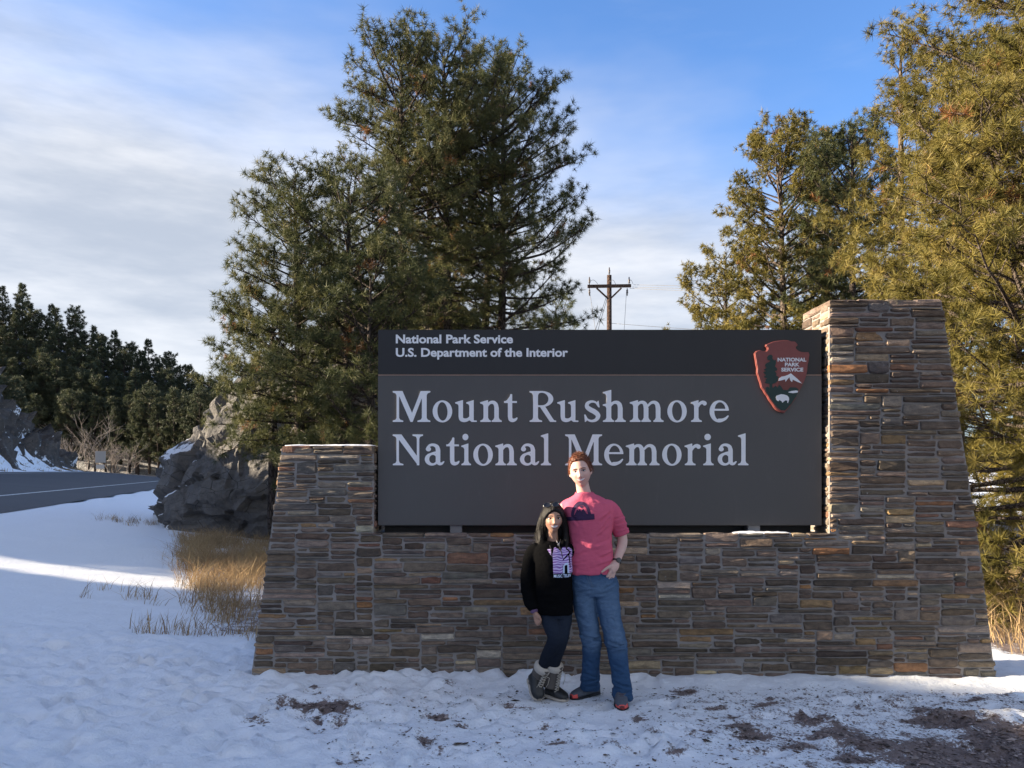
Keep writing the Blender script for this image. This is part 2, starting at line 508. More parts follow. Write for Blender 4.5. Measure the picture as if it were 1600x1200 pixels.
# ------------------------------------------------------------------ rock materials
def rock_mat(name, c0, c1, c2, snow_amt, snow_lo=0.55):
    t = MT(name, 0.85, spec=0.25)
    p = t.pos()
    a = t.noise(0.8, 6, 0.65, p); b = t.noise(4, 6, 0.7, p); c = t.noise(22, 4, 0.7, p)
    col = t.mix(t.ramp(a, 0.35, 0.65), c0, c1)
    col = t.mix(t.ramp(b, 0.5, 0.75), col, c2)
    col = t.mix(t.ramp(c, 0.55, 0.8), col, tuple(x * 0.35 for x in c0))
    crack = t.voro(1.4, t.pos((1, 1, 2.6)), 'Distance', 'DISTANCE_TO_EDGE')
    col = t.mix(t.math('MULTIPLY', t.ramp(crack, 0.0, 0.03, 1, 0), t.ramp(a, 0.45, 0.6)), col, tuple(x * 0.4 for x in c0))
    sn = t.attr('snow')
    sf = t.ramp(t.math('ADD', sn, t.math('MULTIPLY', t.math('SUBTRACT', b, 0.5), 0.8)), snow_lo, snow_lo + 0.08)
    t.col(t.mix(t.math('MULTIPLY', sf, snow_amt), col, (0.82, 0.84, 0.88)))
    h = t.math('ADD', t.math('MULTIPLY', b, 1.0), t.math('ADD', t.math('MULTIPLY', c, 0.35), t.math('MULTIPLY', t.ramp(crack, 0, 0.06), 0.06)))
    t.bump(h, 0.9, 0.14)
    return t.m

def vnormals(me):
    N = np.empty(len(me.vertices) * 3, dtype=np.float32)
    me.vertex_normals.foreach_get('vector', N)
    return N.reshape(-1, 3)

def remeshed(name, parts, voxel, smooth_it=3, smooth_f=0.5):
    """union of closed shapes -> one continuous mesh"""
    V = []; Fc = []
    for (v, f) in parts:
        b = len(V); V.extend([tuple(x) for x in v]); Fc.extend([tuple(i + b for i in ff) for ff in f])
    me = mesh(name + '_src', V, Fc)
    o = bpy.data.objects.new(name + '_src', me); COL.objects.link(o)
    m = o.modifiers.new('r', 'REMESH'); m.mode = 'VOXEL'; m.voxel_size = voxel; m.use_smooth_shade = True
    if smooth_it:
        s = o.modifiers.new('s', 'SMOOTH'); s.iterations = smooth_it; s.factor = smooth_f
    dg = bpy.context.evaluated_depsgraph_get()
    r = bpy.data.meshes.new_from_object(o.evaluated_get(dg))
    r.name = name
    bpy.data.objects.remove(o); bpy.data.meshes.remove(me)
    r.materials.clear()
    r.polygons.foreach_set('use_smooth', np.ones(len(r.polygons), dtype=bool))
    return r

def ellipsoid(c, r, nu=24, nv=14, rot=None):
    V = []; Fc = []
    R = rot if rot is not None else np.eye(3)
    V.append(np.array(c) + R @ np.array([0, 0, -r[2]]))
    for j in range(1, nv):
        ph = -math.pi / 2 + math.pi * j / nv
        for i in range(nu):
            th = 2 * math.pi * i / nu
            V.append(np.array(c) + R @ np.array([r[0]*math.cos(ph)*math.cos(th), r[1]*math.cos(ph)*math.sin(th), r[2]*math.sin(ph)]))
    V.append(np.array(c) + R @ np.array([0, 0, r[2]]))
    last = len(V) - 1
    for i in range(nu):
        Fc.append((0, 1 + (i + 1) % nu, 1 + i))
        for j in range(nv - 2):
            a = 1 + j * nu + i; b = 1 + j * nu + (i + 1) % nu
            Fc.append((a, b, b + nu, a + nu))
        Fc.append((last, 1 + (nv - 2) * nu + i, 1 + (nv - 2) * nu + (i + 1) % nu))
    return V, Fc

def facets(V, seeds, metric, seed, tilt, jump, Nn):
    """angular blocks: every cell is a tilted, offset facet"""
    R_ = np.random.default_rng(seed)
    lo, hi = V.min(0), V.max(0)
    S = R_.uniform(lo, hi, (seeds, 3)); M_ = np.asarray(metric, float)
    idx_ = np.empty(len(V), int)
    VM = V @ M_.T; SM = S @ M_.T; s2 = (SM ** 2).sum(1)
    for i in range(0, len(V), 8000):
        idx_[i:i + 8000] = np.argmin(s2[None] - 2 * VM[i:i + 8000] @ SM.T, axis=1)
    G = R_.normal(0, tilt, (seeds, 3)); O = R_.normal(0, jump, seeds)
    return ((V - S[idx_]) * G[idx_]).sum(1) + O[idx_]

# layered outcrop between the road and the sign
parts = [ellipsoid((-5.60, 25.2, 1.5), (3.2, 4.4, 4.4)), ellipsoid((-4.20, 26.0, 3.0), (3.0, 4.2, 4.7)),
         ellipsoid((-7.30, 25.4, 0.8), (2.5, 4.2, 3.6)), ellipsoid((-8.70, 25.6, 0.3), (2.4, 3.9, 2.7)), ellipsoid((-6.80, 24.0, 0.9), (2.6, 3.4, 3.0)), ellipsoid((-9.60, 26.8, 0.2), (1.6, 3.4, 2.0)),
         ellipsoid((-2.60, 27.0, 2.0), (3.3, 4.0, 5.4)), ellipsoid((-5.00, 23.5, 0.4), (3.2, 3.0, 2.2))]
rme = remeshed('rock_outcrop', parts, 0.10, 4)
V = get_co(rme).astype(float); N = vnormals(rme)
dip = np.array([[1.0, 0, .35], [0, 1.0, 0], [-.75, 0, 1.9]])                    # slabs dipping to the left
disp = 0.16 * fbm(V * 0.5, 4, 43, 0.5) + facets(V, 130, dip, 5, 0.13, 0.11, N) + facets(V, 2600, dip * 1.0, 6, 0.26, 0.05, N) + 0.10 * fbm(V * 1.3, 4, 46, 0.6, True) + 0.06 * fbm(V * 2.6, 4, 47, 0.6, True)
crack = sstep(0.90, 0.98, 1 - np.abs(fbm(V @ dip.T * 0.33, 3, 53)))
V2 = V + N * (np.clip(disp, -.6, .6) - 0.25 * crack)[:, None]
rme.vertices.foreach_set('co', V2.astype(np.float32).ravel()); rme.update()
rme.polygons.foreach_set('use_smooth', np.zeros(len(rme.polygons), dtype=bool))
N2 = vnormals(rme)
low = sstep(3.6, 2.2, V2[:, 2]) * sstep(-8.2, -9.6, V2[:, 0])
snw = np.clip(N2[:, 2], 0, 1) * (0.10 + 0.82 * low) + 0.45 * sstep(0.9, 0.2, V2[:, 2]) * sstep(-9.4, -10.8, V2[:, 0])
set_attr(rme, 'snow', snw)
tag(obj('rock_outcrop', rme, rock_mat('outcrop_rock', (0.115, 0.110, 0.106), (0.175, 0.165, 0.155), (0.235, 0.208, 0.185), 1.0, 0.52)),
    'big grey layered rock outcrop with snow streaks rising behind the left end of the wall', 'rock')

# road cutting on the far side of the road
ts = np.concatenate([np.arange(-60, 20, 2.0), np.arange(20, 90, 0.35)]); ws = np.concatenate([np.arange(RW + 0.6, RW + 12, 0.25), np.arange(RW + 12, RW + 40, 1.5)])
TT, WW = np.meshgrid(ts, ws, indexing='ij')
CX, CY = tw_inv(TT, WW)
CZ = ground_h(CX, CY)
P3 = np.stack([CX.ravel(), CY.ravel(), CZ.ravel()], 1)
strg = (sstep(RW + 0.6, RW + 3.5, WW) * sstep(88, 76, TT) * (1 - 0.6 * sstep(RW + 9, RW + 14, WW)))
d1 = fbm(P3 * np.array([0.35, 0.35, 0.35]), 5, 61, 0.55).reshape(TT.shape)
d2 = fbm(P3 * np.array([0.9, 0.9, 0.5]), 4, 63, 0.6, True).reshape(TT.shape)
fc = np.zeros(len(P3)); sel = (TT.ravel() > 20) & (WW.ravel() < RW + 16)
fc[sel] = facets(P3[sel], 500, np.eye(3), 15, 0.22, 0.35, None) + facets(P3[sel], 5000, np.eye(3), 16, 0.45, 0.28, None)
fc = np.clip(fc.reshape(TT.shape), -2, 2) * sstep(20, 30, TT)
CZ2 = CZ + 0.10 + strg * (1.2 * d1 + 0.5 * d2 + 0.8 * fc)
CX2 = CX - RL[0] * strg * 0.8 * (d2 + fc); CY2 = CY - RL[1] * strg * 0.8 * (d2 + fc)
co = strip('rock_cutting', CX2, CY2, CZ2, rock_mat('cutting_rock', (0.060, 0.055, 0.053), (0.10, 0.088, 0.080), (0.17, 0.13, 0.10), 0.95, 0.46))
nn = vnormals(co.data)
set_attr(co.data, 'snow', np.clip(nn[:, 2], 0, 1) * 0.52 + 0.30 + 0.48 * fbm(get_co(co.data) * 0.9, 4, 71, 0.65))
tag(co, kind='structure')
# ------------------------------------------------------------------ stone wall
rng = random.Random(11)
WY = 6.60; WD = 0.60; S0 = F / WY
def wx(px): return (px - 800) / S0
def wz(py): return CAMH - (py - HOR) / S0
LZ = [wz(v) for v in (1062, 930, 800, 698)]; LXp = [wx(v) for v in (391, 410, 427, 440)]
RZp = [wz(v) for v in (1062, 850, 690, 560, 468)]; RXp = [wx(v) for v in (1556, 1530, 1505, 1485, 1471)]
def xl(z): return float(np.interp(z, LZ, LXp))
def xr(z): return float(np.interp(z, RZp, RXp))
ZB = -0.08; ZLOW = wz(833); ZL = wz(699); ZR = wz(470)
XIL = wx(584); XIR = wx(1296)

t = MT('stone', 0.82, spec=0.3)
p = t.coord('Object'); c = t.attr('col', 'Color')
a = t.noise(14, 6, 0.7, t.coord('Object', (1, 1, 2.2))); b = t.noise(70, 5, 0.7, p); li = t.noise(26, 6, 0.75, p)
col = t.mix(t.ramp(a, 0.25, 0.75), t.mix(1.0, c, (0.55, 0.55, 0.58), 'MULTIPLY'), t.mix(1.0, c, (1.35, 1.3, 1.25), 'MULTIPLY'))
col = t.mix(t.math('MULTIPLY', t.ramp(b, 0.5, 0.8), 0.5), col, (0.04, 0.035, 0.035))
lich = t.math('MULTIPLY', t.ramp(li, 0.62, 0.72), t.attr('lichen'))
col = t.mix(lich, col, (0.50, 0.47, 0.44))
t.col(col)
t.bump(t.math('ADD', t.math('MULTIPLY', a, 1.0), t.math('MULTIPLY', b, 0.35)), 0.8, 0.016)
stone_mat = t.m
t = MT('mortar', 0.95, spec=0.15)
p = t.coord('Object'); a = t.noise(7, 5, 0.6, p); b = t.noise(120, 4, 0.7, p)
t.col(t.mix(t.math('MULTIPLY', b, 0.5), t.mix(a, (0.25, 0.23, 0.212), (0.36, 0.335, 0.315)), (0.18, 0.165, 0.15)))
t.bump(b, 0.6, 0.01)
mortar_mat = t.m

PAL = [((.190,.158,.138),22),((.175,.140,.115),20),((.115,.094,.082),16),((.170,.160,.155),7),((.230,.198,.175),12),((.150,.118,.095),14),
       ((.320,.180,.095),2.6),((.265,.190,.110),3.0),((.430,.345,.255),4),((.215,.125,.092),3),((.440,.400,.350),1.5),((.285,.250,.222),5)]
PC = [p_[0] for p_ in PAL]; PW = [p_[1] for p_ in PAL]
def stone_col():
    c = rng.choices(PC, PW)[0]; k = rng.uniform(0.72, 1.25)
    return tuple(x * k * q * rng.uniform(0.95, 1.05) for x, q in zip(c, (0.93, 0.875, 0.775))), (rng.random() < 0.4) * rng.uniform(0.4, 1.0)

UW, UH = 0.036, 0.0205
def pack(u0, u1, v0, v1, valid):
    nc = int(round((u1 - u0) / UW)); nr = int(round((v1 - v0) / UH))
    st = np.zeros((nr, nc), int)
    for r in range(nr):
        for c in range(nc):
            if not valid(u0 + (c + .5) * UW, v0 + (r + .5) * UH): st[r, c] = 2
    out = []
    for r in range(nr):
        c = 0
        while c < nc:
            if st[r, c]: c += 1; continue
            run = 0
            while c + run < nc and st[r, c + run] == 0: run += 1
            w = min(run, max(3, int(rng.triangular(3, 16, 7))))
            if run - w < 3: w = run if run <= 13 else run - 5
            h = rng.choices([1, 2, 3, 4, 5], [8, 50, 29, 10, 3])[0]
            if w > 10: h = min(h, 3)
            if w <= 3: h = min(h, 2)
            while h > 1:
                ok = r + h <= nr and (st[r:r + h, c:c + w] == 0).all()
                if ok: break
                h -= 1
            st[r:r + h, c:c + w] = 1
            out.append((u0 + c * UW, u0 + (c + w) * UW, v0 + r * UH, v0 + (r + h) * UH, st, r, c, w, h))
            c += w
    return out

def stone_geo(u0, u1, v0, v1):
    """irregular dressed stone; returns local (u, v, out) rings and faces"""
    g = rng.uniform(0.0035, 0.0105)
    u0 += g; u1 -= g; v0 += g * 0.8; v1 -= g * 0.8
    w = u1 - u0; h = v1 - v0
    j = lambda s: rng.uniform(-s, s)
    cu = min(w * 0.25, rng.uniform(0.006, 0.030)); cv = min(h * 0.4, rng.uniform(0.004, 0.02))
    k = min(0.006, h * 0.12)
    O = []
    nb = 2 if w > 0.16 else 1
    O += [(u0 + cu * rng.random(), v0 + j(k * .4))]
    O += [(u0 + w * (i + 1) / (nb + 1) + j(w * .08), v0 + j(k)) for i in range(nb)]
    O += [(u1 - cu * rng.random(), v0 + j(k * .4)), (u1 + j(k), v0 + cv), (u1 + j(k), v1 - cv * rng.random()), (u1 - cu, v1 + j(k * .4))]
    O += [(u1 - w * (i + 1) / (nb + 1) + j(w * .08), v1 + j(k)) for i in range(nb)]
    O += [(u0 + cu * rng.random(), v1 + j(k * .4)), (u0 + j(k), v1 - cv * rng.random()), (u0 + j(k), v0 + cv)]
    n = len(O); cx = (u0 + u1) / 2; cy = (v0 + v1) / 2
    pr = rng.uniform(0.004, 0.020)
    tu = j(0.010); tv = j(0.008)
    V = [(a, b, -0.09) for a, b in O]
    V += [(a, b, pr - rng.uniform(0.006, 0.016)) for a, b in O]
    for a, b in O:
        ins = rng.uniform(0.006, 0.013)
        a2 = a + (cx - a) / max(w / 2, 1e-3) * ins; b2 = b + (cy - b) / max(h / 2, 1e-3) * min(ins, h * .22)
        V.append((a2, b2, pr + tu * (a2 - cx) / w * 2 + tv * (b2 - cy) / h + j(0.003)))
    Fc = []
    for r in range(2):
        for i in range(n):
            Fc.append((r*n + i, r*n + (i+1) % n, (r+1)*n + (i+1) % n, (r+1)*n + i))
    V.append((cx + j(w * .15), cy + j(h * .1), pr + rng.uniform(-0.002, 0.007)))
    Fc += [(2*n + i, 2*n + (i+1) % n, 3*n) for i in range(n)]
    return V, Fc

wall = empty('stone_wall', (0.93, WY + WD / 2, 0))
tag(wall, 'mortared rubble stone wall with a tall right pier holding up the big sign', 'wall')
# mortar core: outline in (x, z), a little behind the stone faces
ins = 0.002
core = MB()
def slab(fl, fr, z0, z1, n):
    zz = np.linspace(z0, z1, n + 1); V = []; Fc = []
    for z in zz:
        a_, b_ = fl(z), fr(z)
        V += [(a_, WY + ins, z), (b_, WY + ins, z), (b_, WY + WD - ins, z), (a_, WY + WD - ins, z)]
    for i in range(n):
        q = i * 4
        Fc += [(q, q+1, q+5, q+4), (q+1, q+2, q+6, q+5), (q+2, q+3, q+7, q+6), (q+3, q, q+4, q+7)]
    Fc += [(0, 3, 2, 1), (n*4, n*4+1, n*4+2, n*4+3)]
    core.add(V, Fc)
slab(lambda z: xl(z) + ins, lambda z: xr(z) - ins, ZB, ZLOW - 0.012, 8)
slab(lambda z: xl(z) + ins, lambda z: XIL - ins, ZLOW - 0.011, ZL - 0.012, 5)
slab(lambda z: XIR + ins, lambda z: xr(z) - ins, ZLOW - 0.011, ZR - 0.012, 9)
me = mesh('mortar_core', core.V, core.F)
obj('mortar_core', me, mortar_mat, wall)

def front_valid(x, z):
    if not (xl(z) < x < xr(z)): return False
    if z < ZLOW: return True
    if x < XIL and z < ZL: return True
    return x > XIR and z < ZR
rects = pack(-2.28, 4.12, ZB, ZR + 0.01, front_valid)
stones = []
for (u0, u1, v0, v1, st, r, c, w, h) in rects:
    vm = (v0 + v1) / 2
    if c == 0 or st[r, c - 1] == 2:
        u0 = (xl(vm) if vm < ZL and u0 < 1 else XIR) + rng.uniform(-0.016, 0.008)
    if c + w >= st.shape[1] or st[r, min(c + w, st.shape[1] - 1)] == 2:
        u1 = (xr(vm) if u1 > 1.5 else XIL) + rng.uniform(-0.008, 0.016)
    if u1 - u0 < 0.03: continue
    V, Fc = stone_geo(u0, u1, v0, v1)
    V = [(a, WY - d, b) for a, b, d in V]
    col, lc = stone_col()
    stones.append(((u1 - u0) * (v1 - v0), V, Fc, col, lc))
# the long tan stone below the cap of the right pier
def stone_mesh(name, lst):
    VV = []; FF = []; CC = []; LL = []
    for (_, V, Fc, col, lc) in lst:
        b = len(VV); VV += V; FF += [tuple(i + b for i in f) for f in Fc]
        CC += [col] * len(V); LL += [lc] * len(V)
    me = mesh(name, VV, FF); set_col(me, 'col', np.array(CC)); set_attr(me, 'lichen', LL)
    return me
stones.sort(key=lambda s: -s[0])
for s in stones[:300]:
    obj('stone', stone_mesh('stone', [s]), stone_mat, wall)
rest = stones[300:]
tag(obj('small_stones', stone_mesh('small_stones', rest), stone_mat, wall), kind='stuff')
# stones of the returns and the back
side = []
def side_face(u0, u1, v0, v1, mapper):
    for (a0, a1, b0, b1, st, r, c, w, h) in pack(u0, u1, v0, v1, lambda u, v: True):
        V, Fc = stone_geo(a0, a1, b0, b1)
        V = [mapper(a, b, d) for a, b, d in V]
        col, lc = stone_col()
        side.append((0, V, Fc, col, lc))
side_face(WY + 0.02, WY + WD, ZLOW, ZR, lambda a, b, d: (XIR - d * 0.7, a, b))
side_face(WY + 0.02, WY + WD, ZLOW, ZL, lambda a, b, d: (XIL + d * 0.7, a, b))
side_face(WY + 0.02, WY + WD, ZB, ZL, lambda a, b, d: (xl(b) - d * 0.7, a, b))
side_face(WY + 0.02, WY + WD, ZB, ZR, lambda a, b, d: (xr(b) + d * 0.7, a, b))
tag(obj('return_stones', stone_mesh('return_stones', side), stone_mat, wall), kind='stuff')
# flat coping stones
def coping(x0, x1, z, n, th):
    xs = np.linspace(x0, x1, n + 1)
    for i in range(n):
        for k in range(2):
            y0 = WY - 0.012 + k * WD / 2; y1 = y0 + WD / 2 + 0.006
            V, Fc = stone_geo(xs[i] + (0.03 if i and k else 0), xs[i + 1] + (0.03 if k and i < n - 1 else 0), y0, y1)
            V = [(a, b, z + th * 0.5 + d * 0.5) for a, b, d in V]
            col, lc = stone_col()
            obj('coping_stone', stone_mesh('coping_stone', [(0, V, Fc, col, lc)]), stone_mat, wall)
coping(xl(ZL) - 0.005, XIL + 0.01, ZL - 0.006, 3, 0.02)
coping(XIR - 0.01, xr(ZR) + 0.005, ZR - 0.006, 4, 0.02)

# snow lying on the wall
snow_mat = simple('snow_cap', (0.84, 0.86, 0.90), 0.5, 0.3, 0.04, 40, 0.3)
def snow_cap(x0, x1, y0, y1, z, th, label, seed):
    us = np.linspace(0, 1, 30); vs_ = np.linspace(0, 1, 9)
    A, B = np.meshgrid(us, vs_)
    e = np.minimum(np.minimum(A, 1 - A) * (x1 - x0) / 0.08, np.minimum(B, 1 - B) * (y1 - y0) / 0.06)
    H = th * np.clip(e, 0, 1) ** 0.5 * (0.75 + 0.5 * fbm2(A * 6, B * 3, octaves=3, seed=seed))
    jx = 0.012 * fbm2(A * 14, B * 5, octaves=2, seed=seed + 1)
    X = x0 + A * (x1 - x0); Y = y0 + B * (y1 - y0) + jx; Z = z + H
    top = np.stack([X.ravel(), Y.ravel(), Z.ravel()], 1); bot = top.copy(); bot[:, 2] = z - 0.004
    nu, nv = len(us), len(vs_); ii = np.arange(nu * nv).reshape(nv, nu); N_ = nu * nv
    Fq = np.stack([ii[:-1, :-1], ii[:-1, 1:], ii[1:, 1:], ii[1:, :-1]], -1).reshape(-1, 4).tolist()
    ring = list(ii[0, :]) + list(ii[1:, -1]) + list(ii[-1, -2::-1]) + list(ii[-2:0:-1, 0])
    Fq += [(ring[i], ring[i] + N_, ring[(i + 1) % len(ring)] + N_, ring[(i + 1) % len(ring)]) for i in range(len(ring))]
    o = obj('snow', mesh('snow', np.vstack([top, bot]), Fq, True), snow_mat)
    tag(o, label, 'snow', kind='stuff')
snow_cap(wx(1146), wx(1238), WY + 0.005, WY + 0.12, ZLOW - 0.004, 0.022, 'thin strip of snow on the low wall under the right end of the sign', 5)
snow_cap(xl(ZL) + 0.02, XIL, WY + 0.03, WY + 0.5, ZL + 0.018, 0.012, 'thin crust of snow on top of the short left pier', 8)

# ------------------------------------------------------------------ sign
SY = 6.66; SS = F / SY
def sx(px): return (px - 800) / SS
def sz(py): return CAMH - (py - HOR) / SS
SX0, SX1 = sx(590.5), sx(1284); SZ0, SZ1, SZM = sz(821), sz(515), sz(586)
sign = empty('entrance_sign', ((SX0 + SX1) / 2, SY + 0.14, SZ0))
tag(sign, 'wide dark brown entrance sign with pale serif lettering and a red arrowhead emblem', 'sign')

def panel_mat(name, c):
    t = MT(name, 0.42, spec=0.4)
    p = t.coord('Object'); a = t.noise(1.3, 5, 0.6, p); b = t.noise(160, 3, 0.6, p); d = t.noise(5, 6, 0.7, t.coord('Object', (3, 1, .5)))
    col = t.mix(a, tuple(x * 0.88 for x in c), tuple(x * 1.12 for x in c))
    col = t.mix(t.math('MULTIPLY', t.ramp(d, 0.55, 0.8), 0.35), col, tuple(x * 1.5 for x in c))
    t.col(col); t.put(t.b.inputs['Roughness'], t.math('ADD', 0.36, t.math('MULTIPLY', d, 0.25)))
    t.bump(b, 0.06, 0.004)
    return t.m
def bevel_box(name, x0, y0, z0, x1, y1, z1, bv, mat, parent):
    bm = bmesh.new()
    bmesh.ops.create_cube(bm, size=1)
    for v in bm.verts:
        v.co = Vector(((x0 + x1) / 2 + v.co.x * (x1 - x0), (y0 + y1) / 2 + v.co.y * (y1 - y0), (z0 + z1) / 2 + v.co.z * (z1 - z0)))
    bmesh.ops.bevel(bm, geom=bm.edges[:], offset=bv, segments=2, affect='EDGES')
    me = bpy.data.meshes.new(name); bm.to_mesh(me); bm.free()
    return obj(name, me, mat, parent)
lower = bevel_box('lower_panel', SX0, SY, SZ0, SX1, SY + 0.26, SZM - 0.004, 0.004, panel_mat('sign_brown', (0.082, 0.077, 0.073)), sign)
upper = bevel_box('upper_panel', SX0 + 0.001, SY + 0.001, SZM + 0.004, SX1 - 0.001, SY + 0.26, SZ1, 0.004, panel_mat('sign_dark', (0.018, 0.0175, 0.019)), sign)
MB().box(SX0 + 0.002, SY - 0.002, SZM - 0.004, SX1 - 0.002, SY + 0.25, SZM + 0.004).build('dividing_strip', simple('copper_strip', (0.30, 0.20, 0.15), 0.5, 0.4, 0.25, 12), sign)
gap_shade = simple('gap_shade', (0.05, 0.05, 0.052), 0.6, 0.3, 0.2, 20)
MB().box(SX0 + 0.03, SY + 0.17, ZLOW - 0.009, SX1 - 0.03, SY + 0.24, SZ0 - 0.001).build('gap_shade_strip', gap_shade, sign)  # added dark strip standing in for the shade in the gap under the sign
gsteel = simple('galvanised', (0.20, 0.20, 0.205), 0.55, 0.4, 0.2, 20)
for px in (712, 1180):
    MB().box(sx(px) - 0.05, SY + 0.03, ZLOW - 0.03, sx(px) + 0.05, SY + 0.16, SZ0 - 0.002).build('support_post', gsteel, sign)

# ---- serif letters drawn as unions of strokes
def d_poly(P, pts):
    pts = np.array(pts, float); n = len(pts)
    d = np.full(len(P), 1e9); ins = np.zeros(len(P), bool)
    for i in range(n):
        a = pts[i]; b = pts[(i + 1) % n]; e = b - a; w = P - a
        tt = np.clip((w @ e) / (e @ e), 0, 1); q = w - tt[:, None] * e
        d = np.minimum(d, (q * q).sum(1))
        c1 = (a[1] <= P[:, 1]) & (b[1] > P[:, 1]); c2 = (a[1] > P[:, 1]) & (b[1] <= P[:, 1])
        cr = e[0] * w[:, 1] - e[1] * w[:, 0]
        ins ^= (c1 & (cr > 0)) | (c2 & (cr < 0))
    return np.sqrt(d) * np.where(ins, -1, 1)
def d_rect(P, x0, y0, x1, y1): return d_poly(P, [(x0, y0), (x1, y0), (x1, y1), (x0, y1)])
def d_ell(P, cx, cy, rx, ry, tilt=0.0):
    x = P[:, 0] - cx; y = P[:, 1] - cy
    c, s = math.cos(tilt), math.sin(tilt); x, y = c * x + s * y, -s * x + c * y
    k = np.sqrt((x / rx) ** 2 + (y / ry) ** 2)
    return (k - 1) * min(rx, ry)
def d_stroke(P, pts, rad):
    pts = np.array(pts, float); n = len(pts); d = np.full(len(P), 1e9)
    for i in range(n - 1):
        p0 = pts[max(i - 1, 0)]; p1 = pts[i]; p2 = pts[i + 1]; p3 = pts[min(i + 2, n - 1)]
        for k in range(14):
            u = k / 13.0
            q = 0.5 * ((2 * p1) + (-p0 + p2) * u + (2*p0 - 5*p1 + 4*p2 - p3) * u*u + (-p0 + 3*p1 - 3*p2 + p3) * u**3)
            r = rad[i] * (1 - u) + rad[i + 1] * u
            d = np.minimum(d, np.hypot(P[:, 0] - q[0], P[:, 1] - q[1]) - r)
    return d
def U(*a):
    r = a[0]
    for b in a[1:]: r = np.minimum(r, b)
    return r
def foot(P, x0, x1, s0, s1):       # bracketed serif on the baseline under a stem s0..s1
    return d_poly(P, [(x0, 0), (x1, 0), (x1, .042), (s1 + .03, .075), (s1, .14), (s0, .14), (s0 - .03, .075), (x0, .042)])
def topf(P, x0, x1, s0, s1):
    return d_poly(P, [(x0, 1), (x1, 1), (x1, .958), (s1 + .03, .925), (s1, .86), (s0, .86), (s0 - .03, .925), (x0, .958)])
def flag(P, s0, s1, y, out=.11):   # slanted entry serif at the top left of a stem
    return d_poly(P, [(s0 - out, y - .055), (s0 - out, y - .09), (s0 - .03, y - .115), (s0, y - .17), (s1, y - .17), (s1, y + .02)])
def g_n(P, top=.69):
    return U(d_rect(P, .105, 0, .255, top - .1), flag(P, .105, .255, top), d_stroke(P, [(.22, .50), (.31, .615), (.43, .632), (.505, .56), (.53, .44)], [.03, .045, .055, .068, .073]),
             d_rect(P, .456, 0, .604, .46), foot(P, 0, .345, .105, .255), foot(P, .37, .70, .456, .604))
def g_m(P):
    return U(d_rect(P, .105, 0, .25, .6), flag(P, .105, .25, .69), d_stroke(P, [(.22, .52), (.3, .62), (.41, .632), (.475, .56), (.5, .44)], [.03, .043, .053, .066, .072]),
             d_stroke(P, [(.56, .52), (.66, .62), (.77, .632), (.845, .56), (.87, .44)], [.03, .043, .053, .066, .072]),
             d_rect(P, .428, 0, .573, .46), d_rect(P, .80, 0, .943, .46), foot(P, 0, .33, .105, .25), foot(P, .355, .65, .428, .573), foot(P, .725, 1.04, .80, .943))
def g_o(P): return np.maximum(d_ell(P, .32, .342, .32, .357), -d_ell(P, .32, .342, .165, .30, 0.06))
def g_u(P):
    return U(d_rect(P, .105, .17, .25, .6), flag(P, .105, .25, .69), d_stroke(P, [(.178, .22), (.195, .10), (.285, .055), (.40, .075), (.48, .15)], [.072, .07, .062, .05, .035]),
             d_rect(P, .455, .05, .60, .6), flag(P, .455, .60, .69, .10), d_poly(P, [(.455, .16), (.60, .05), (.70, .045), (.70, 0), (.53, 0), (.455, .06)]))
def g_t(P):
    return U(d_rect(P, .125, .16, .27, .7), d_poly(P, [(0, .615), (0, .65), (.10, .71), (.185, .83), (.21, .90), (.27, .90), (.27, .615)]), d_rect(P, .0, .615, .425, .675),
             d_stroke(P, [(.198, .2), (.215, .09), (.29, .052), (.375, .075), (.425, .125)], [.072, .07, .058, .042, .022]))
def g_i(P): return U(d_rect(P, .105, 0, .25, .6), flag(P, .105, .25, .69), foot(P, 0, .345, .105, .25), d_ell(P, .145, .915, .105, .105))
def g_l(P): return U(d_rect(P, .115, 0, .26, .93), flag(P, .115, .26, 1.02, .115), foot(P, 0, .36, .115, .26))
def g_h(P): return U(g_n(P, .62), d_rect(P, .105, 0, .255, .93), flag(P, .105, .255, 1.02, .105))
def g_r(P): return U(d_rect(P, .105, 0, .255, .6), flag(P, .105, .255, .69), d_stroke(P, [(.23, .48), (.30, .59), (.40, .635), (.47, .60)], [.03, .045, .055, .07]), foot(P, 0, .37, .105, .255))
def g_e(P):
    ring = np.maximum(d_ell(P, .31, .342, .31, .357), -d_ell(P, .335, .342, .185, .295))
    cut = d_poly(P, [(.36, .365), (.8, .365), (.8, .17), (.60, .17), (.48, .06 + .03), (.36, .2)])
    tail = d_stroke(P, [(.30, .052), (.42, .065), (.52, .115), (.59, .19)], [.055, .050, .038, .022])
    return U(np.maximum(ring, -cut), d_rect(P, .13, .362, .60, .425), tail)
def g_a(P):
    bowl = np.maximum(d_ell(P, .225, .195, .225, .205), -d_ell(P, .255, .20, .115, .135))
    bowl = np.maximum(bowl, P[:, 0] - .46)
    return U(bowl, d_ell(P, .115, .525, .082, .075), d_stroke(P, [(.085, .56), (.16, .645), (.28, .66), (.385, .60), (.42, .49)], [.04, .04, .045, .062, .072]),
             d_rect(P, .348, .1, .492, .5), d_stroke(P, [(.2, .375), (.3, .41), (.40, .425)], [.03, .03, .03]),
             d_stroke(P, [(.42, .13), (.455, .055), (.53, .05), (.60, .115)], [.07, .052, .04, .022]))
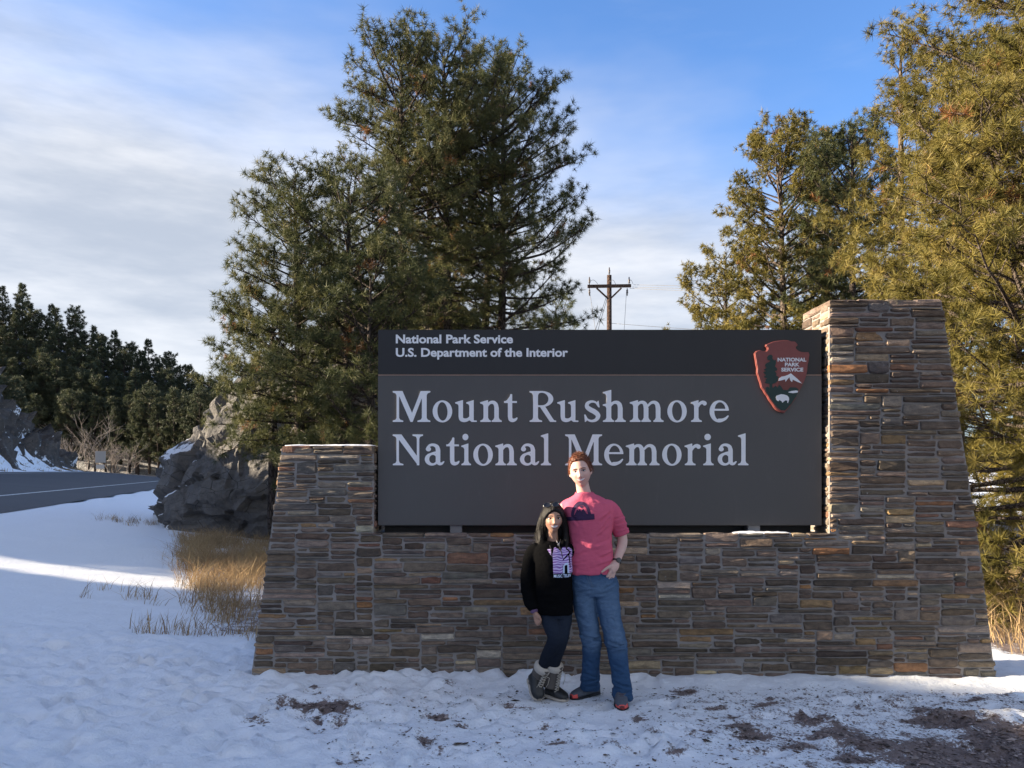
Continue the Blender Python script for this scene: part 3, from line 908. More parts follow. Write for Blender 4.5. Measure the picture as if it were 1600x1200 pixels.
def g_s(P):
    body = d_stroke(P, [(.47, .52), (.40, .63), (.26, .66), (.13, .60), (.115, .49), (.22, .40), (.37, .32), (.475, .21), (.42, .08), (.27, .03), (.13, .08), (.06, .2)],
                    [.02, .03, .038, .055, .068, .078, .08, .075, .055, .038, .03, .02])
    return U(body, d_poly(P, [(.44, .64), (.485, .70), (.53, .47), (.49, .47), (.42, .58)]), d_poly(P, [(.02, .24), (.06, .24), (.14, .10), (.10, .03), (.045, -.01)]))
def g_M(P):
    return U(d_poly(P, [(.06, 1), (.316, 1), (.625, .29), (.905, 1), (1.10, 1), (1.0, .88), (.96, .82), (.645, 0), (.575, 0), (.2, .86), (.06, .95)]),
             d_rect(P, .125, 0, .205, .98), d_rect(P, .945, 0, 1.10, .98), foot(P, 0, .34, .125, .205), foot(P, .80, 1.22, .945, 1.10),
             d_poly(P, [(0, 1), (.30, 1), (.25, .86), (.125, .86), (.09, .925), (0, .958)]), d_poly(P, [(.905, 1), (1.22, 1), (1.22, .958), (1.13, .925), (1.10, .86), (.95, .86)]))
def g_N(P):
    return U(d_poly(P, [(.08, 1), (.28, 1), (.79, .29), (.86, .2), (.86, 0), (.815, 0), (.17, .87), (.08, .96)]), d_rect(P, .12, 0, .20, .95), d_rect(P, .78, 0, .86, .97),
             foot(P, 0, .345, .12, .20), topf(P, .64, .98, .78, .86), d_poly(P, [(0, 1), (.28, 1), (.2, .86), (.12, .86), (.09, .925), (0, .958)]))
def g_R(P):
    ring = np.maximum(d_ell(P, .40, .742, .375, .258), -d_ell(P, .40, .742, .215, .203))
    ring = np.maximum(ring, .40 - P[:, 0])
    return U(d_rect(P, .115, 0, .275, 1), topf(P, 0, .40, .115, .275), foot(P, 0, .41, .115, .275), ring, d_rect(P, .25, .945, .41, 1), d_rect(P, .25, .484, .41, .539),
             d_poly(P, [(.33, .50), (.51, .50), (.765, .10), (.80, .055), (.87, .042), (.87, 0), (.67, 0)]))
GLY = dict(M=(g_M,1.22),N=(g_N,.98),R=(g_R,.87),o=(g_o,.64),u=(g_u,.70),n=(g_n,.70),t=(g_t,.44),s=(g_s,.54),h=(g_h,.70),m=(g_m,1.04),r=(g_r,.55),e=(g_e,.62),a=(g_a,.62),i=(g_i,.345),l=(g_l,.36))

def fill_mesh(fn, x0, x1, y0, y1, step):
    """contour-filled region where fn < 0; returns 2D verts, faces and boundary segments"""
    xs = np.arange(x0, x1 + step, step); ys = np.arange(y0, y1 + step, step)
    XX, YY = np.meshgrid(xs, ys)
    D = fn(np.stack([XX.ravel(), YY.ravel()], 1)).reshape(XX.shape)
    D = np.where(np.abs(D) < 1e-7, 1e-7, D)
    V = []; Fc = []; seg = []
    for j in range(len(ys) - 1):
        run = None
        for i in range(len(xs)):
            full = i < len(xs) - 1 and D[j, i] < 0 and D[j, i+1] < 0 and D[j+1, i] < 0 and D[j+1, i+1] < 0
            if full:
                if run is None: run = i
                continue
            if run is not None:
                b = len(V); V += [(xs[run], ys[j]), (xs[i], ys[j]), (xs[i], ys[j+1]), (xs[run], ys[j+1])]; Fc.append((b, b+1, b+2, b+3)); run = None
            if i == len(xs) - 1: continue
            cr = [(i, j), (i+1, j), (i+1, j+1), (i, j+1)]
            dv = [D[b_, a_] for a_, b_ in cr]
            if min(dv) > 0: continue
            pl = []; cutp = []
            for k in range(4):
                (a, b_), (c, d_) = cr[k], cr[(k+1) % 4]
                if dv[k] < 0: pl.append((xs[a], ys[b_]))
                if (dv[k] < 0) != (dv[(k+1) % 4] < 0):
                    u = dv[k] / (dv[k] - dv[(k+1) % 4])
                    q = (xs[a] + u * (xs[c] - xs[a]), ys[b_] + u * (ys[d_] - ys[b_])); pl.append(q); cutp.append(q)
            if len(pl) >= 3:
                b = len(V); V += pl; Fc.append(tuple(range(b, b + len(pl))))
                if len(cutp) == 2: seg.append((cutp[0], cutp[1]))
                elif len(cutp) == 4: seg += [(cutp[0], cutp[1]), (cutp[2], cutp[3])]
    return V, Fc, seg
_gc = {}
def glyph_mesh(ch, sxs, sys_, depth):
    key = (ch, round(sxs, 4))
    if ch not in _gc: _gc[ch] = fill_mesh(GLY[ch][0], -0.05, GLY[ch][1] + 0.06, -0.06, 1.08, 0.0135)
    V2, F2, sg = _gc[ch]
    V = [(x * sxs, 0, y * sys_) for x, y in V2]; Fc = list(F2)
    for (a, b) in sg:
        k = len(V); V += [(a[0]*sxs, 0, a[1]*sys_), (b[0]*sxs, 0, b[1]*sys_), (b[0]*sxs, depth, b[1]*sys_), (a[0]*sxs, depth, a[1]*sys_)]
        Fc.append((k, k+1, k+2, k+3))
    return mesh('letter', V, Fc)
letter_mat = simple('letter_paint', (0.80, 0.80, 0.80), 0.5, 0.35, 0.05, 18)
L1 = 'M613.8-672.5 o676.1-706.6 u711.5-745 n750.4-784 t787.6-808.4 R827.4-869 u870.9-903.7 s911.8-937.5 h942-977.7 m984-1036.7 o1042.7-1072.8 r1079.7-1104.5 e1108.6-1138.7'
L2 = 'N613.8-661 a663.8-694.3 t697.3-717.8 i720.9-736 o739.6-770 n774-807.5 a812.4-842.3 l845-861 M883-940.7 e944-974 m978-1030.5 o1034.6-1064.7 r1069.8-1095 i1098.7-1114.9 a1121.4-1150.7 l1153-1169.2'
CAP = 48.2 / SS
for txt, base in ((L1, 659.3), (L2, 727.0)):
    for tok in txt.split():
        ch = tok[0]; a, b = map(float, tok[1:].split('-'))
        me = glyph_mesh(ch, (b - a) / SS / GLY[ch][1], CAP, 0.006)
        for v in me.vertices: v.co = Vector((v.co.x + sx(a), v.co.y + SY - 0.0055, v.co.z + sz(base)))
        obj('letter', me, letter_mat, lower)

def text_mesh(body, size, offset=0.0, extrude=0.0, space=1.0, shear=0.0, align='LEFT'):
    cu = bpy.data.curves.new('txt', 'FONT'); cu.body = body; cu.size = size; cu.offset = offset; cu.extrude = extrude
    cu.space_character = space; cu.shear = shear; cu.resolution_u = 4; cu.align_x = align
    o = bpy.data.objects.new('txt', cu); COL.objects.link(o)
    dg = bpy.context.evaluated_depsgraph_get()
    me = bpy.data.meshes.new_from_object(o.evaluated_get(dg))
    bpy.data.objects.remove(o); bpy.data.curves.remove(cu)
    return me
def components(me):
    par = list(range(len(me.vertices)))
    def find(i):
        while par[i] != i: par[i] = par[par[i]]; i = par[i]
        return i
    for e in me.edges:
        a_, b_ = find(e.vertices[0]), find(e.vertices[1])
        if a_ != b_: par[a_] = b_
    return [find(i) for i in range(len(par))]
def split_letters(name, me, mat, parent):
    """one object per letter: loose pieces whose columns overlap belong to one letter"""
    V = get_co(me); root = components(me); grp = {}
    for i, r in enumerate(root): grp.setdefault(r, []).append(i)
    L = sorted([[V[g, 0].min(), V[g, 0].max(), list(g)] for g in grp.values()], key=lambda q: q[0])
    out = []
    for q in L:
        if out and q[0] < out[-1][1] - 0.3 * min(q[1] - q[0], out[-1][1] - out[-1][0]) and q[0] < out[-1][1]:
            out[-1][1] = max(out[-1][1], q[1]); out[-1][2] += q[2]
        else: out.append(q)
    polys = [tuple(p_.vertices) for p_ in me.polygons]
    for q in out:
        idm = {v: k for k, v in enumerate(q[2])}
        fs = [tuple(idm[v] for v in p_) for p_ in polys if p_[0] in idm]
        obj(name, mesh(name, V[q[2]], fs), mat, parent)
    bpy.data.meshes.remove(me)
def flat_text(name, body, px0, px1, base, cap_px, y, mat, parent, bold=0.02):
    """lettering on the sign face, stretched to the measured width"""
    me = text_mesh(body, 1.0, bold, 0.0)
    V = get_co(me)
    x0, x1 = V[:, 0].min(), V[:, 0].max()
    capm = text_mesh('H', 1.0, bold); ch = get_co(capm)[:, 1].max(); bpy.data.meshes.remove(capm)
    X = sx(px0) + (V[:, 0] - x0) / (x1 - x0) * (px1 - px0) / SS
    Z = sz(base) + V[:, 1] / ch * cap_px / SS
    me.vertices.foreach_set('co', np.stack([X, np.full(len(X), y), Z], 1).astype(np.float32).ravel())
    me.update()
    split_letters(name, me, mat, parent)
flat_text('letter', 'National Park Service', 618.5, 801.5, 536.0, 13.2, SY - 0.0015, letter_mat, upper, 0.03)
flat_text('letter', 'U.S. Department of the Interior', 618.5, 887.5, 557.0, 13.2, SY - 0.0015, letter_mat, upper, 0.03)

# ---- arrowhead emblem
def epx(x, y): return 1160 + x / 8.575, 520 + y / 8.575
def solid(name, pts, y0, y1, mat, parent, round_=0.0, conv=epx):
    P = [conv(a, b) for a, b in pts]
    bm = bmesh.new()
    A = [bm.verts.new((sx(a), y0, sz(b))) for a, b in P]; B = [bm.verts.new((sx(a), y1, sz(b))) for a, b in P]
    n = len(A)
    f0 = bm.faces.new(A); bm.faces.new(B[::-1])
    for i in range(n): bm.faces.new((A[i], B[i], B[(i+1) % n], A[(i+1) % n]))
    bmesh.ops.recalc_face_normals(bm, faces=bm.faces)
    if round_:
        bmesh.ops.bevel(bm, geom=[e for e in f0.edges], offset=round_, segments=3, affect='EDGES')
    bmesh.ops.triangulate(bm, faces=[f for f in bm.faces if len(f.verts) > 4])
    me = bpy.data.meshes.new(name); bm.to_mesh(me); bm.free()
    return obj(name, me, mat, parent)
OUT = [(600,105),(540,104),(470,110),(425,117),(385,125),(345,143),(305,160),(300,185),(322,205),(325,225),(305,250),(280,252),(260,250),(225,235),(200,238),(175,248),(150,280),(155,320),(166,380),(170,420),
       (184,480),(180,540),(198,590),(205,620),(226,680),(240,740),(268,775),(290,820),(318,850),(340,900),(372,940),(390,965),(412,1005),(440,1035),(470,1052),(500,1065),(550,1075),(580,1035),(615,1000),(640,960),(676,915),(700,880),
       (716,830),(740,790),(768,745),(785,710),(812,655),(830,610),(846,550),(855,500),(858,440),(870,400),(876,340),(885,300),(870,265),(820,266),(770,262),(735,245),(710,225),(700,200),(715,185),(730,170),(712,145),(690,125),(640,122)]
red = simple('emblem_red', (0.215, 0.060, 0.052), 0.5, 0.35, 0.12, 25)
green = simple('emblem_green', (0.012, 0.035, 0.030), 0.5, 0.35, 0.1, 25)
white = simple('emblem_white', (0.74, 0.74, 0.74), 0.5, 0.35, 0.04, 25)
brown = simple('emblem_brown', (0.155, 0.045, 0.036), 0.5, 0.35, 0.1, 25)
emblem = solid('arrowhead_emblem', OUT, SY - 0.030, SY - 0.001, red, sign, 0.006)
ey = SY - 0.030
solid('mountain', [(470,650),(475,620),(500,595),(545,585),(590,570),(630,550),(660,575),(720,625),(778,682),(790,700),(760,755),(600,775),(500,760),(440,740)], ey - 0.0012, ey - 0.0002, brown, emblem)
solid('ground_field', [(290,742),(320,725),(345,745),(380,700),(390,745),(430,710),(450,740),(480,700),(505,730),(530,770),(590,775),(620,735),(700,738),(735,765),(728,795),(700,860),(640,950),(585,1015),(550,1045),(500,1040),(450,1005),(400,940),(350,865),(305,800)], ey - 0.0026, ey - 0.0014, green, emblem)
TR = [(345,800),(345,690),(300,685),(275,672),(300,655),(290,630),(320,618),(265,600),(300,575),(262,535),(300,520),(268,500),(305,480),(285,440),(310,410),(340,400),(360,380),(318,368),(315,335),(335,308),(370,300),(388,320),(385,352),(408,378),(432,370),(432,420),(418,455),(450,490),(445,512),(415,520),(440,550),(435,580),(470,600),(455,650),(425,680),(385,690),(380,800)]
solid('pine_silhouette', TR, ey - 0.0040, ey - 0.0028, green, emblem)
solid('snow_cap', [(466,650),(476,618),(505,594),(550,586),(592,570),(632,549),(662,576),(722,626),(778,684),(735,670),(690,650),(655,632),(648,668),(622,640),(612,600),(590,625),(560,662),(555,630),(520,640),(495,645)], ey - 0.0026, ey - 0.0014, white, emblem)
solid('lake', [(592,800),(640,785),(700,778),(728,785),(720,806),(660,815),(610,808)], ey - 0.0040, ey - 0.0028, white, emblem)
BI = [(430,870),(438,848),(470,838),(500,828),(540,832),(580,845),(602,868),(608,895),(600,925),(592,948),(582,935),(585,915),(572,912),(560,910),(545,918),(532,930),(520,942),(510,925),(490,912),(474,906),(466,922),(450,915),(436,898)]
solid('bison', BI, ey - 0.0040, ey - 0.0028, white, emblem)
for txt, a, b, base in (('NATIONAL', 455, 838, 390), ('PARK', 552, 748, 455), ('SERVICE', 503, 797, 523)):
    flat_text('letter', txt, epx(a, 0)[0], epx(b, 0)[0], epx(0, base)[1], 48 / 8.575, ey - 0.0016, white, emblem, 0.035)
# ------------------------------------------------------------------ people
def catmull(P, n):
    P = np.array(P, float); m = len(P); out = []
    for i in range(m - 1):
        p0, p1, p2, p3 = P[max(i-1, 0)], P[i], P[i+1], P[min(i+2, m-1)]
        for k in range(n):
            u = k / n
            out.append(0.5 * ((2*p1) + (-p0+p2)*u + (2*p0-5*p1+4*p2-p3)*u*u + (-p0+3*p1-3*p2+p3)*u**3))
    out.append(P[-1]); return np.array(out)
def limb(pts, rad, n=16, sub=5, flat=None):
    """closed tapered tube through joints; flat=(axis, k) squeezes the section along an axis"""
    D = [np.concatenate([np.array(p, float), [r]]) for p, r in zip(pts, rad)]
    C = catmull(D, sub); P = C[:, :3]; R = np.maximum(C[:, 3], 0.003)
    V = []; Fc = []
    for i in range(len(P)):
        d = P[min(i+1, len(P)-1)] - P[max(i-1, 0)]; d /= np.linalg.norm(d) + 1e-9
        ref = np.array([0, 1.0, 0]) if abs(d[1]) < 0.9 else np.array([1.0, 0, 0])
        a = np.cross(d, ref); a /= np.linalg.norm(a); b = np.cross(d, a)
        for k in range(n):
            off = R[i] * (a * math.cos(2*math.pi*k/n) + b * math.sin(2*math.pi*k/n))
            if flat is not None:
                ax = np.array(flat[0], float); ax /= np.linalg.norm(ax); off = off - ax * (off @ ax) * (1 - flat[1])
            V.append(P[i] + off)
    for i in range(len(P) - 1):
        for k in range(n): Fc.append((i*n+k, i*n+(k+1) % n, (i+1)*n+(k+1) % n, (i+1)*n+k))
    for end, ring, sg in ((P[0], 0, 1), (P[-1], len(P)-1, -1)):
        d = (P[0] - P[1] if ring == 0 else P[-1] - P[-2]); d /= np.linalg.norm(d) + 1e-9
        c = len(V); V.append(end + d * R[ring] * 0.35)
        for k in range(n):
            f = (ring*n + (k+1) % n, ring*n + k, c); Fc.append(f if sg > 0 else f[::-1])
    return V, Fc
def rows(L, Y0, n=28, sub=4):
    """torso from photo rows: (row, centre column, half width px, half depth m, dy)"""
    s = F / Y0
    D = []
    for q in L:
        py, cx, hw, hd = q[:4]; dy = q[4] if len(q) > 4 else 0
        c = PX(cx, py, Y0); D.append([c[0], c[1] + dy, c[2], hw / s, hd])
    C = catmull(D, sub); V = []; Fc = []
    for (x, y, z, a, b) in C:
        for k in range(n):
            th = 2*math.pi*k/n; c, s_ = math.cos(th), math.sin(th)
            V.append((x + a * math.copysign(abs(c) ** 0.85, c), y + b * math.copysign(abs(s_) ** 0.9, s_), z))
    m = len(C)
    for i in range(m - 1):
        for k in range(n): Fc.append((i*n+k, i*n+(k+1) % n, (i+1)*n+(k+1) % n, (i+1)*n+k))
    Fc.append(tuple(range(n))[::-1]); Fc.append(tuple((m-1)*n+k for k in range(n)))
    return V, Fc
def head_frame(c, roll, yaw, pitch=0.0):
    """columns: image right, towards camera, up"""
    B = np.array([[1, 0, 0], [0, -1, 0], [0, 0, 1]], float).T
    r = Matrix.Rotation(roll, 3, 'Y') @ Matrix.Rotation(yaw, 3, 'Z') @ Matrix.Rotation(pitch, 3, 'X')
    return np.array(c), np.array(r) @ B
def head_pts(nu, nv):
    th = np.linspace(0, 2*math.pi, nu, endpoint=False); ph = np.linspace(-math.pi/2, math.pi/2, nv)
    T, Q = np.meshgrid(th, ph)
    return np.stack([np.cos(Q)*np.sin(T), np.cos(Q)*np.cos(T), np.sin(Q)], -1)
def grid_closed(P):
    nv, nu = P.shape[:2]; ii = np.arange(nu*nv).reshape(nv, nu)
    Fc = np.stack([ii[:-1], np.roll(ii, -1, 1)[:-1], np.roll(ii, -1, 1)[1:], ii[1:]], -1).reshape(-1, 4)[:, ::-1]
    return P.reshape(-1, 3), [tuple(f) for f in Fc]
def skull(S, rx, ry, rz, fem=0.0):
    x, y, z = S[..., 0]*rx, S[..., 1]*ry, S[..., 2]*rz
    t = np.clip(-z / rz, 0, 1)
    x = x * (1 - (0.30 + 0.10*fem) * t ** 1.7)
    y = np.where(y > 0, y * (1 - 0.10 * t**2), y * (1 - 0.45 * t ** 1.2))
    g = lambda x0, z0, sx_, sz_: np.exp(-((x - x0)/sx_)**2 - ((z - z0)/sz_)**2)
    k = rz / 0.117
    fr = np.clip(S[..., 1] * 3, 0, 1)
    dy = (0.021 - 0.004*fem) * g(0, -.034*k, .012, .012) + 0.011 * g(0, -.008*k, .0095, .026) + 0.005*(g(.013, -.038*k, .008, .008) + g(-.013, -.038*k, .008, .008))
    dy = dy - 0.012 * (g(.031, .004, .016, .010) + g(-.031, .004, .016, .010)) + (0.006 - .003*fem) * (g(.03, .023, .024, .008) + g(-.03, .023, .024, .008))
    dy = dy + (0.007 + .002*fem) * (g(.040, -.030, .018, .016) + g(-.040, -.030, .018, .016))
    zc = -.063*k + 8.0 * x**2
    dy = dy + 0.006 * np.exp(-(x/.030)**2 - ((z - zc)/.013)**2) - 0.006 * np.exp(-(x/.027)**4 - ((z - zc)/.0055)**2)
    dy = dy + 0.007 * g(0, -.098*k, .020, .014) - 0.004*g(0, -.083*k, .02, .006)
    return np.stack([x, y + dy * fr, z], -1)
def skin_mat(name):
    t = MT(name, 0.5, spec=0.35)
    c = t.attr('col', 'Color'); n = t.noise(60, 4, 0.6, t.coord())
    t.col(t.mix(t.math('MULTIPLY', n, 0.25), c, t.mix(1.0, c, (0.85, 0.62, 0.55), 'MULTIPLY')))
    t.b.inputs['Subsurface Weight'].default_value = 0.12
    t.b.inputs['Subsurface Radius'].default_value = (0.02, 0.008, 0.004)
    t.bump(n, 0.1, 0.002)
    return t.m
def cloth_mat(name, col, col2, weave=600, rough=0.85, fade=None, wr=0.5, spec=0.15):
    t = MT(name, rough, spec=spec)
    p = t.coord(); a = t.noise(7, 5, 0.6, p); b = t.noise(weave, 2, 0.5, p); f = t.noise(24, 5, 0.65, t.coord('Object', (1, 1, 1.8)), dist=0.6)
    c = t.mix(a, col, col2)
    if fade is not None:
        c = t.mix(t.math('MULTIPLY', t.attr('fade'), t.math('ADD', 0.35, t.math('MULTIPLY', f, 0.9))), c, fade)
        c = t.mix(t.math('MULTIPLY', b, 0.35), c, tuple(x * 0.5 for x in col))
    t.col(c)
    t.bump(t.math('ADD', t.math('MULTIPLY', f, 1.0), t.math('MULTIPLY', b, 0.08)), wr, 0.02)
    return t.m
def set_world(me, V): me.vertices.foreach_set('co', np.asarray(V, np.float32).ravel()); me.update()
def bvh(me): return BVHTree.FromPolygons([v.co for v in me.vertices], [tuple(p_.vertices) for p_ in me.polygons])
def fold(me, amp, freq, seed, aniso=(1, 1, 1), mask=None):
    V = get_co(me).astype(float); N = vnormals(me)
    d = fbm(V * np.array(aniso) * freq, 3, seed, 0.5, True) * amp
    if mask is not None: d = d * mask(V)
    set_world(me, V + N * d[:, None])
def creases(me, L, Y0, only_front=True):
    """fabric creases along photo-pixel lines: (x0, y0, x1, y1, width m, depth m)"""
    V = get_co(me).astype(float); N = vnormals(me); d = np.zeros(len(V))
    for (x0, y0, x1, y1, wd, dp) in L:
        a = PX(x0, y0, Y0)[[0, 2]]; b = PX(x1, y1, Y0)[[0, 2]]; e = b - a; Q = V[:, [0, 2]] - a
        tt = (Q @ e) / (e @ e); k = np.clip(tt, 0, 1)
        dist = (Q[:, 0]*e[1] - Q[:, 1]*e[0]) / np.linalg.norm(e)
        fade = sstep(-.15, .15, tt) * sstep(1.15, .85, tt)
        d += fade * dp * (np.exp(-((dist - wd)/wd)**2) - 1.2*np.exp(-((dist + wd*.3)/(wd*.8))**2))
    d = d * (np.clip(-N[:, 1]*2 + .3, 0, 1) if only_front else 1)
    set_world(me, V + N*d[:, None])
def decal(name, fn, box, step, tree, y, mat, parent, off=0.003):
    """print projected on a garment; fn works in photo pixels"""
    V2, F2, _ = fill_cells(fn, *box, step)
    V = []; ok = []
    for (px, py) in V2:
        q = PX(px, py, y)
        h = tree.ray_cast(Vector((q[0], y - 0.6, q[2])), Vector((0, 1, 0)))
        if h[0] is None: V.append((q[0], y, q[2])); ok.append(False)
        else:
            n_ = h[1] if h[1].y < 0 else -h[1]
            V.append(tuple(h[0] + n_ * off)); ok.append(h[0].y < y + 0.15)
    Fc = [f for f in F2 if all(ok[i] for i in f)]
    return obj(name, mesh(name, V, Fc, True), mat, parent)
def fill_cells(fn, x0, x1, y0, y1, step):
    xs = np.arange(x0, x1 + step, step); ys = np.arange(y0, y1 + step, step)
    XX, YY = np.meshgrid(xs, ys); D = fn(np.stack([XX.ravel(), YY.ravel()], 1)).reshape(XX.shape)
    V = []; Fc = []
    for j in range(len(ys) - 1):
        for i in range(len(xs) - 1):
            cr = [(i, j), (i+1, j), (i+1, j+1), (i, j+1)]; dv = [D[b, a] for a, b in cr]
            if min(dv) >= 0: continue
            pl = []
            for k in range(4):
                (a, b), (c, d) = cr[k], cr[(k+1) % 4]
                if dv[k] < 0: pl.append((xs[a], ys[b]))
                if (dv[k] < 0) != (dv[(k+1) % 4] < 0):
                    u = dv[k] / (dv[k] - dv[(k+1) % 4]); pl.append((xs[a] + u*(xs[c]-xs[a]), ys[b] + u*(ys[d]-ys[b])))
            if len(pl) >= 3:
                k0 = len(V); V += pl; Fc.append(tuple(range(k0, k0+len(pl)))[::-1])
    return V, Fc, None
def shoe_parts(heel, toe, W, H, n=14, lift=0.0):
    """upper and sole lofts along the foot from heel to toe (points on the sole line)"""
    heel = np.array(heel, float); toe = np.array(toe, float); ax = toe - heel; L = np.linalg.norm(ax); ax /= L
    sd = np.cross(ax, [0, 0, 1]); sd /= np.linalg.norm(sd); up = np.cross(sd, ax)
    prof = [(0.0, .55, .55), (.04, .74, .80), (.15, .84, 1.0), (.30, .84, 1.0), (.45, .88, .86), (.60, .98, .66), (.75, 1.0, .54), (.88, .88, .44), (.96, .62, .34), (1.0, .36, .22)]
    def loft(sw, z0, hfun, a0=0.0, a1=1.0):
        V = []; Fc = []; R = [q for q in prof if a0 - 1e-6 <= q[0] <= a1 + 1e-6]
        for (u, w, h) in R:
            c = heel + ax * L * u; zz0, zz1 = z0, hfun(u, h)
            for k in range(n):
                th = 2*math.pi*k/n; cx_, sz_ = math.cos(th), math.sin(th)
                yv = math.copysign(abs(cx_) ** 0.7, cx_) * W / 2 * w * sw
                zv = (zz0 + zz1)/2 + math.copysign(abs(sz_) ** 0.7, sz_) * (zz1 - zz0)/2
                if zv > zz0 + 0.5*(zz1 - zz0): yv *= 0.86
                V.append(c + sd * yv + up * zv)
        m = len(R)
        for i in range(m-1):
            for k in range(n): Fc.append((i*n+k, i*n+(k+1) % n, (i+1)*n+(k+1) % n, (i+1)*n+k))
        Fc.append(tuple(range(n))[::-1]); Fc.append(tuple((m-1)*n+k for k in range(n)))
        return V, Fc
    upper = loft(1.0, 0.016, lambda u, h: 0.016 + H*h)
    sole = loft(1.10, 0.0, lambda u, h: 0.026 + (0.008 if u < .35 else 0))
    toecap = loft(1.06, 0.010, lambda u, h: 0.022 + H*h*0.78, 0.88, 1.0)
    return upper, sole, toecap, (heel, ax, L, sd, up)
def fix_normals(me):
    bm = bmesh.new(); bm.from_mesh(me); bmesh.ops.recalc_face_normals(bm, faces=bm.faces); bm.to_mesh(me); bm.free(); return me
def closed(name, part, mat, parent, smooth=True): return obj(name, fix_normals(mesh(name, part[0], part[1], smooth)), mat, parent)
def face_details(root, tree, fr, C, mats, k=1.0, brow_col=None, brow_w=0.0028, smile=0.024):
    c, B = fr
    def w(x, z, off=0.0):
        o_ = Vector(c + B @ np.array([x, 0.35, z])); d_ = Vector(-(B[:, 1]))
        h = tree.ray_cast(o_, d_)
        q = np.array(h[0]) if h[0] is not None else c + B @ np.array([x, 0.09, z])
        return q + B[:, 1] * off
    for s in (-1, 1):
        p = w(s*.031, .003, -.0045)
        V, Fc = ellipsoid((0, 0, 0), (.0140, .0090, .0062), 14, 8); V = [p + B @ np.array(v) for v in V]
        e = obj('eye', mesh('eye', V, Fc, True), mats['white'], root)
        V, Fc = ellipsoid((0, 0, 0), (.0068, .004, .0062), 12, 8); V = [p + B @ (np.array(v) + [0, .0068, 0]) for v in V]
        obj('iris', mesh('iris', V, Fc, True), mats['iris'], e)
        MB().tube([w(s*(.031 + dx), .003 + .0062 - 22*dx*dx, .0012) for dx in np.linspace(-.0145, .0145, 7)], [.0016, .0026, .0032, .0034, .0034, .0028, .0016], 6).build('eyelid', mats['lid'], e, True)
        MB().tube([w(s*(.031 + dx), .0235 - 13*(dx + .001)**2, .0008) for dx in np.linspace(-.017, .020, 8)], [brow_w*.7, brow_w, brow_w*1.15, brow_w*1.15, brow_w, brow_w*.9, brow_w*.7, brow_w*.35], 6).build('eyebrow', mats['brow'], root, True)
    zc = -.063*k
    xs = np.linspace(-smile, smile, 11)
    cur = lambda x: zc + 8.0*x*x
    V = []; Fc = []
    for i, x in enumerate(xs):
        hh = .0095 * (1 - (x/smile)**2) ** .5 if abs(x) < smile else 0
        a = w(x, cur(x) + .001 + hh, .0004); b = w(x, cur(x) + .001 - hh, .0004)
        V += [a, b, a - B[:, 1]*.004, b - B[:, 1]*.004]
    for i in range(len(xs) - 1):
        q = i*4; Fc += [(q, q+4, q+5, q+1), (q+2, q+3, q+7, q+6), (q, q+2, q+6, q+4), (q+1, q+5, q+7, q+3)]
    obj('teeth', fix_normals(mesh('teeth', V, Fc)), mats['teeth'], root)
    r1 = [.0010, .0016, .0019, .0020, .0019, .0016, .0010]
    xs = np.linspace(-smile*1.08, smile*1.08, 7)
    MB().tube([w(x, cur(x) + .0012 + .0088*(1 - (x/smile/1.08)**2)**.6, .0008) for x in xs], r1, 6).build('upper_lip', mats['lip'], root, True)
    MB().tube([w(x, cur(x) + .0008 - .0098*(1 - (x/smile/1.08)**2)**.6, .0010) for x in xs], [r*1.35 for r in r1], 6).build('lower_lip', mats['lip'], root, True)
    for s in (-1, 1):
        MB().tube([w(s*.0065, -.0425*k, -.0008), w(s*.0095, -.0420*k, -.0012)], .0022, 6).build('nostril', mats['lid'], root, True)
white_eye = simple('eye_white', (0.62, 0.60, 0.58), 0.3, 0.5, 0.03)
teeth_m = simple('teeth', (0.82, 0.79, 0.75), 0.3, 0.5, 0.03)
RH = np.random.default_rng(9)

def hair_shell(fr, rx, ry, rz, zmin, thick, seed, nu=120, nv=90):
    """closed shell over the skull; sinks below the skin outside the hair line"""
    S = head_pts(nu, nv); P = np.stack([S[..., 0]*rx, S[..., 1]*ry, S[..., 2]*rz], -1)
    t = np.clip(-P[..., 2]/rz, 0, 1); P[..., 0] *= (1 - .2*t**1.7); P[..., 1] = np.where(P[..., 1] < 0, P[..., 1]*(1 - .35*t), P[..., 1])
    lim = zmin(P[..., 0], P[..., 1])
    m = sstep(-.006, .010, P[..., 2] - lim + .008*fbm((P*60).reshape(-1, 3), 2, seed).reshape(lim.shape))
    rad = S / np.linalg.norm(S, axis=-1, keepdims=True)
    az = np.arctan2(S[..., 0], S[..., 1])
    st = fbm(np.stack([np.cos(az)*14, np.sin(az)*14, P[..., 2]*30], -1).reshape(-1, 3), 3, seed+1, .6).reshape(lim.shape)
    off = np.where(m > 0, thick(P[..., 0], P[..., 1], P[..., 2]) * (0.55 + 0.45*m) * (1 + .30*st), 0) * m - 0.012*(1 - m)
    P = P + rad * off[..., None]
    c, B = fr
    V, Fc = grid_closed(P)
    return [c + B @ v for v in V], Fc
def strands(fr, V, Nn, count, length, rad, flow, seed, sel):
    R_ = np.random.default_rng(seed); c, B = fr; mb = MB()
    idx = np.where(sel)[0]; idx = R_.choice(idx, min(count, len(idx)), replace=False)
    for i in idx:
        p = np.array(V[i]); n_ = Nn[i]; f = B @ flow((np.array(V[i]) - c) @ B, R_)
        d = norm(n_*.35 + f); pts = [p - n_*.004]
        L = length*R_.uniform(.5, 1.2)
        for k in range(4):
            d = norm(d + f*.25 + R_.normal(0, .12, 3)); pts.append(pts[-1] + d*L/4)
        mb.tube(pts, [rad, rad, rad*.8, rad*.6, rad*.2], 3, False)
    return mb

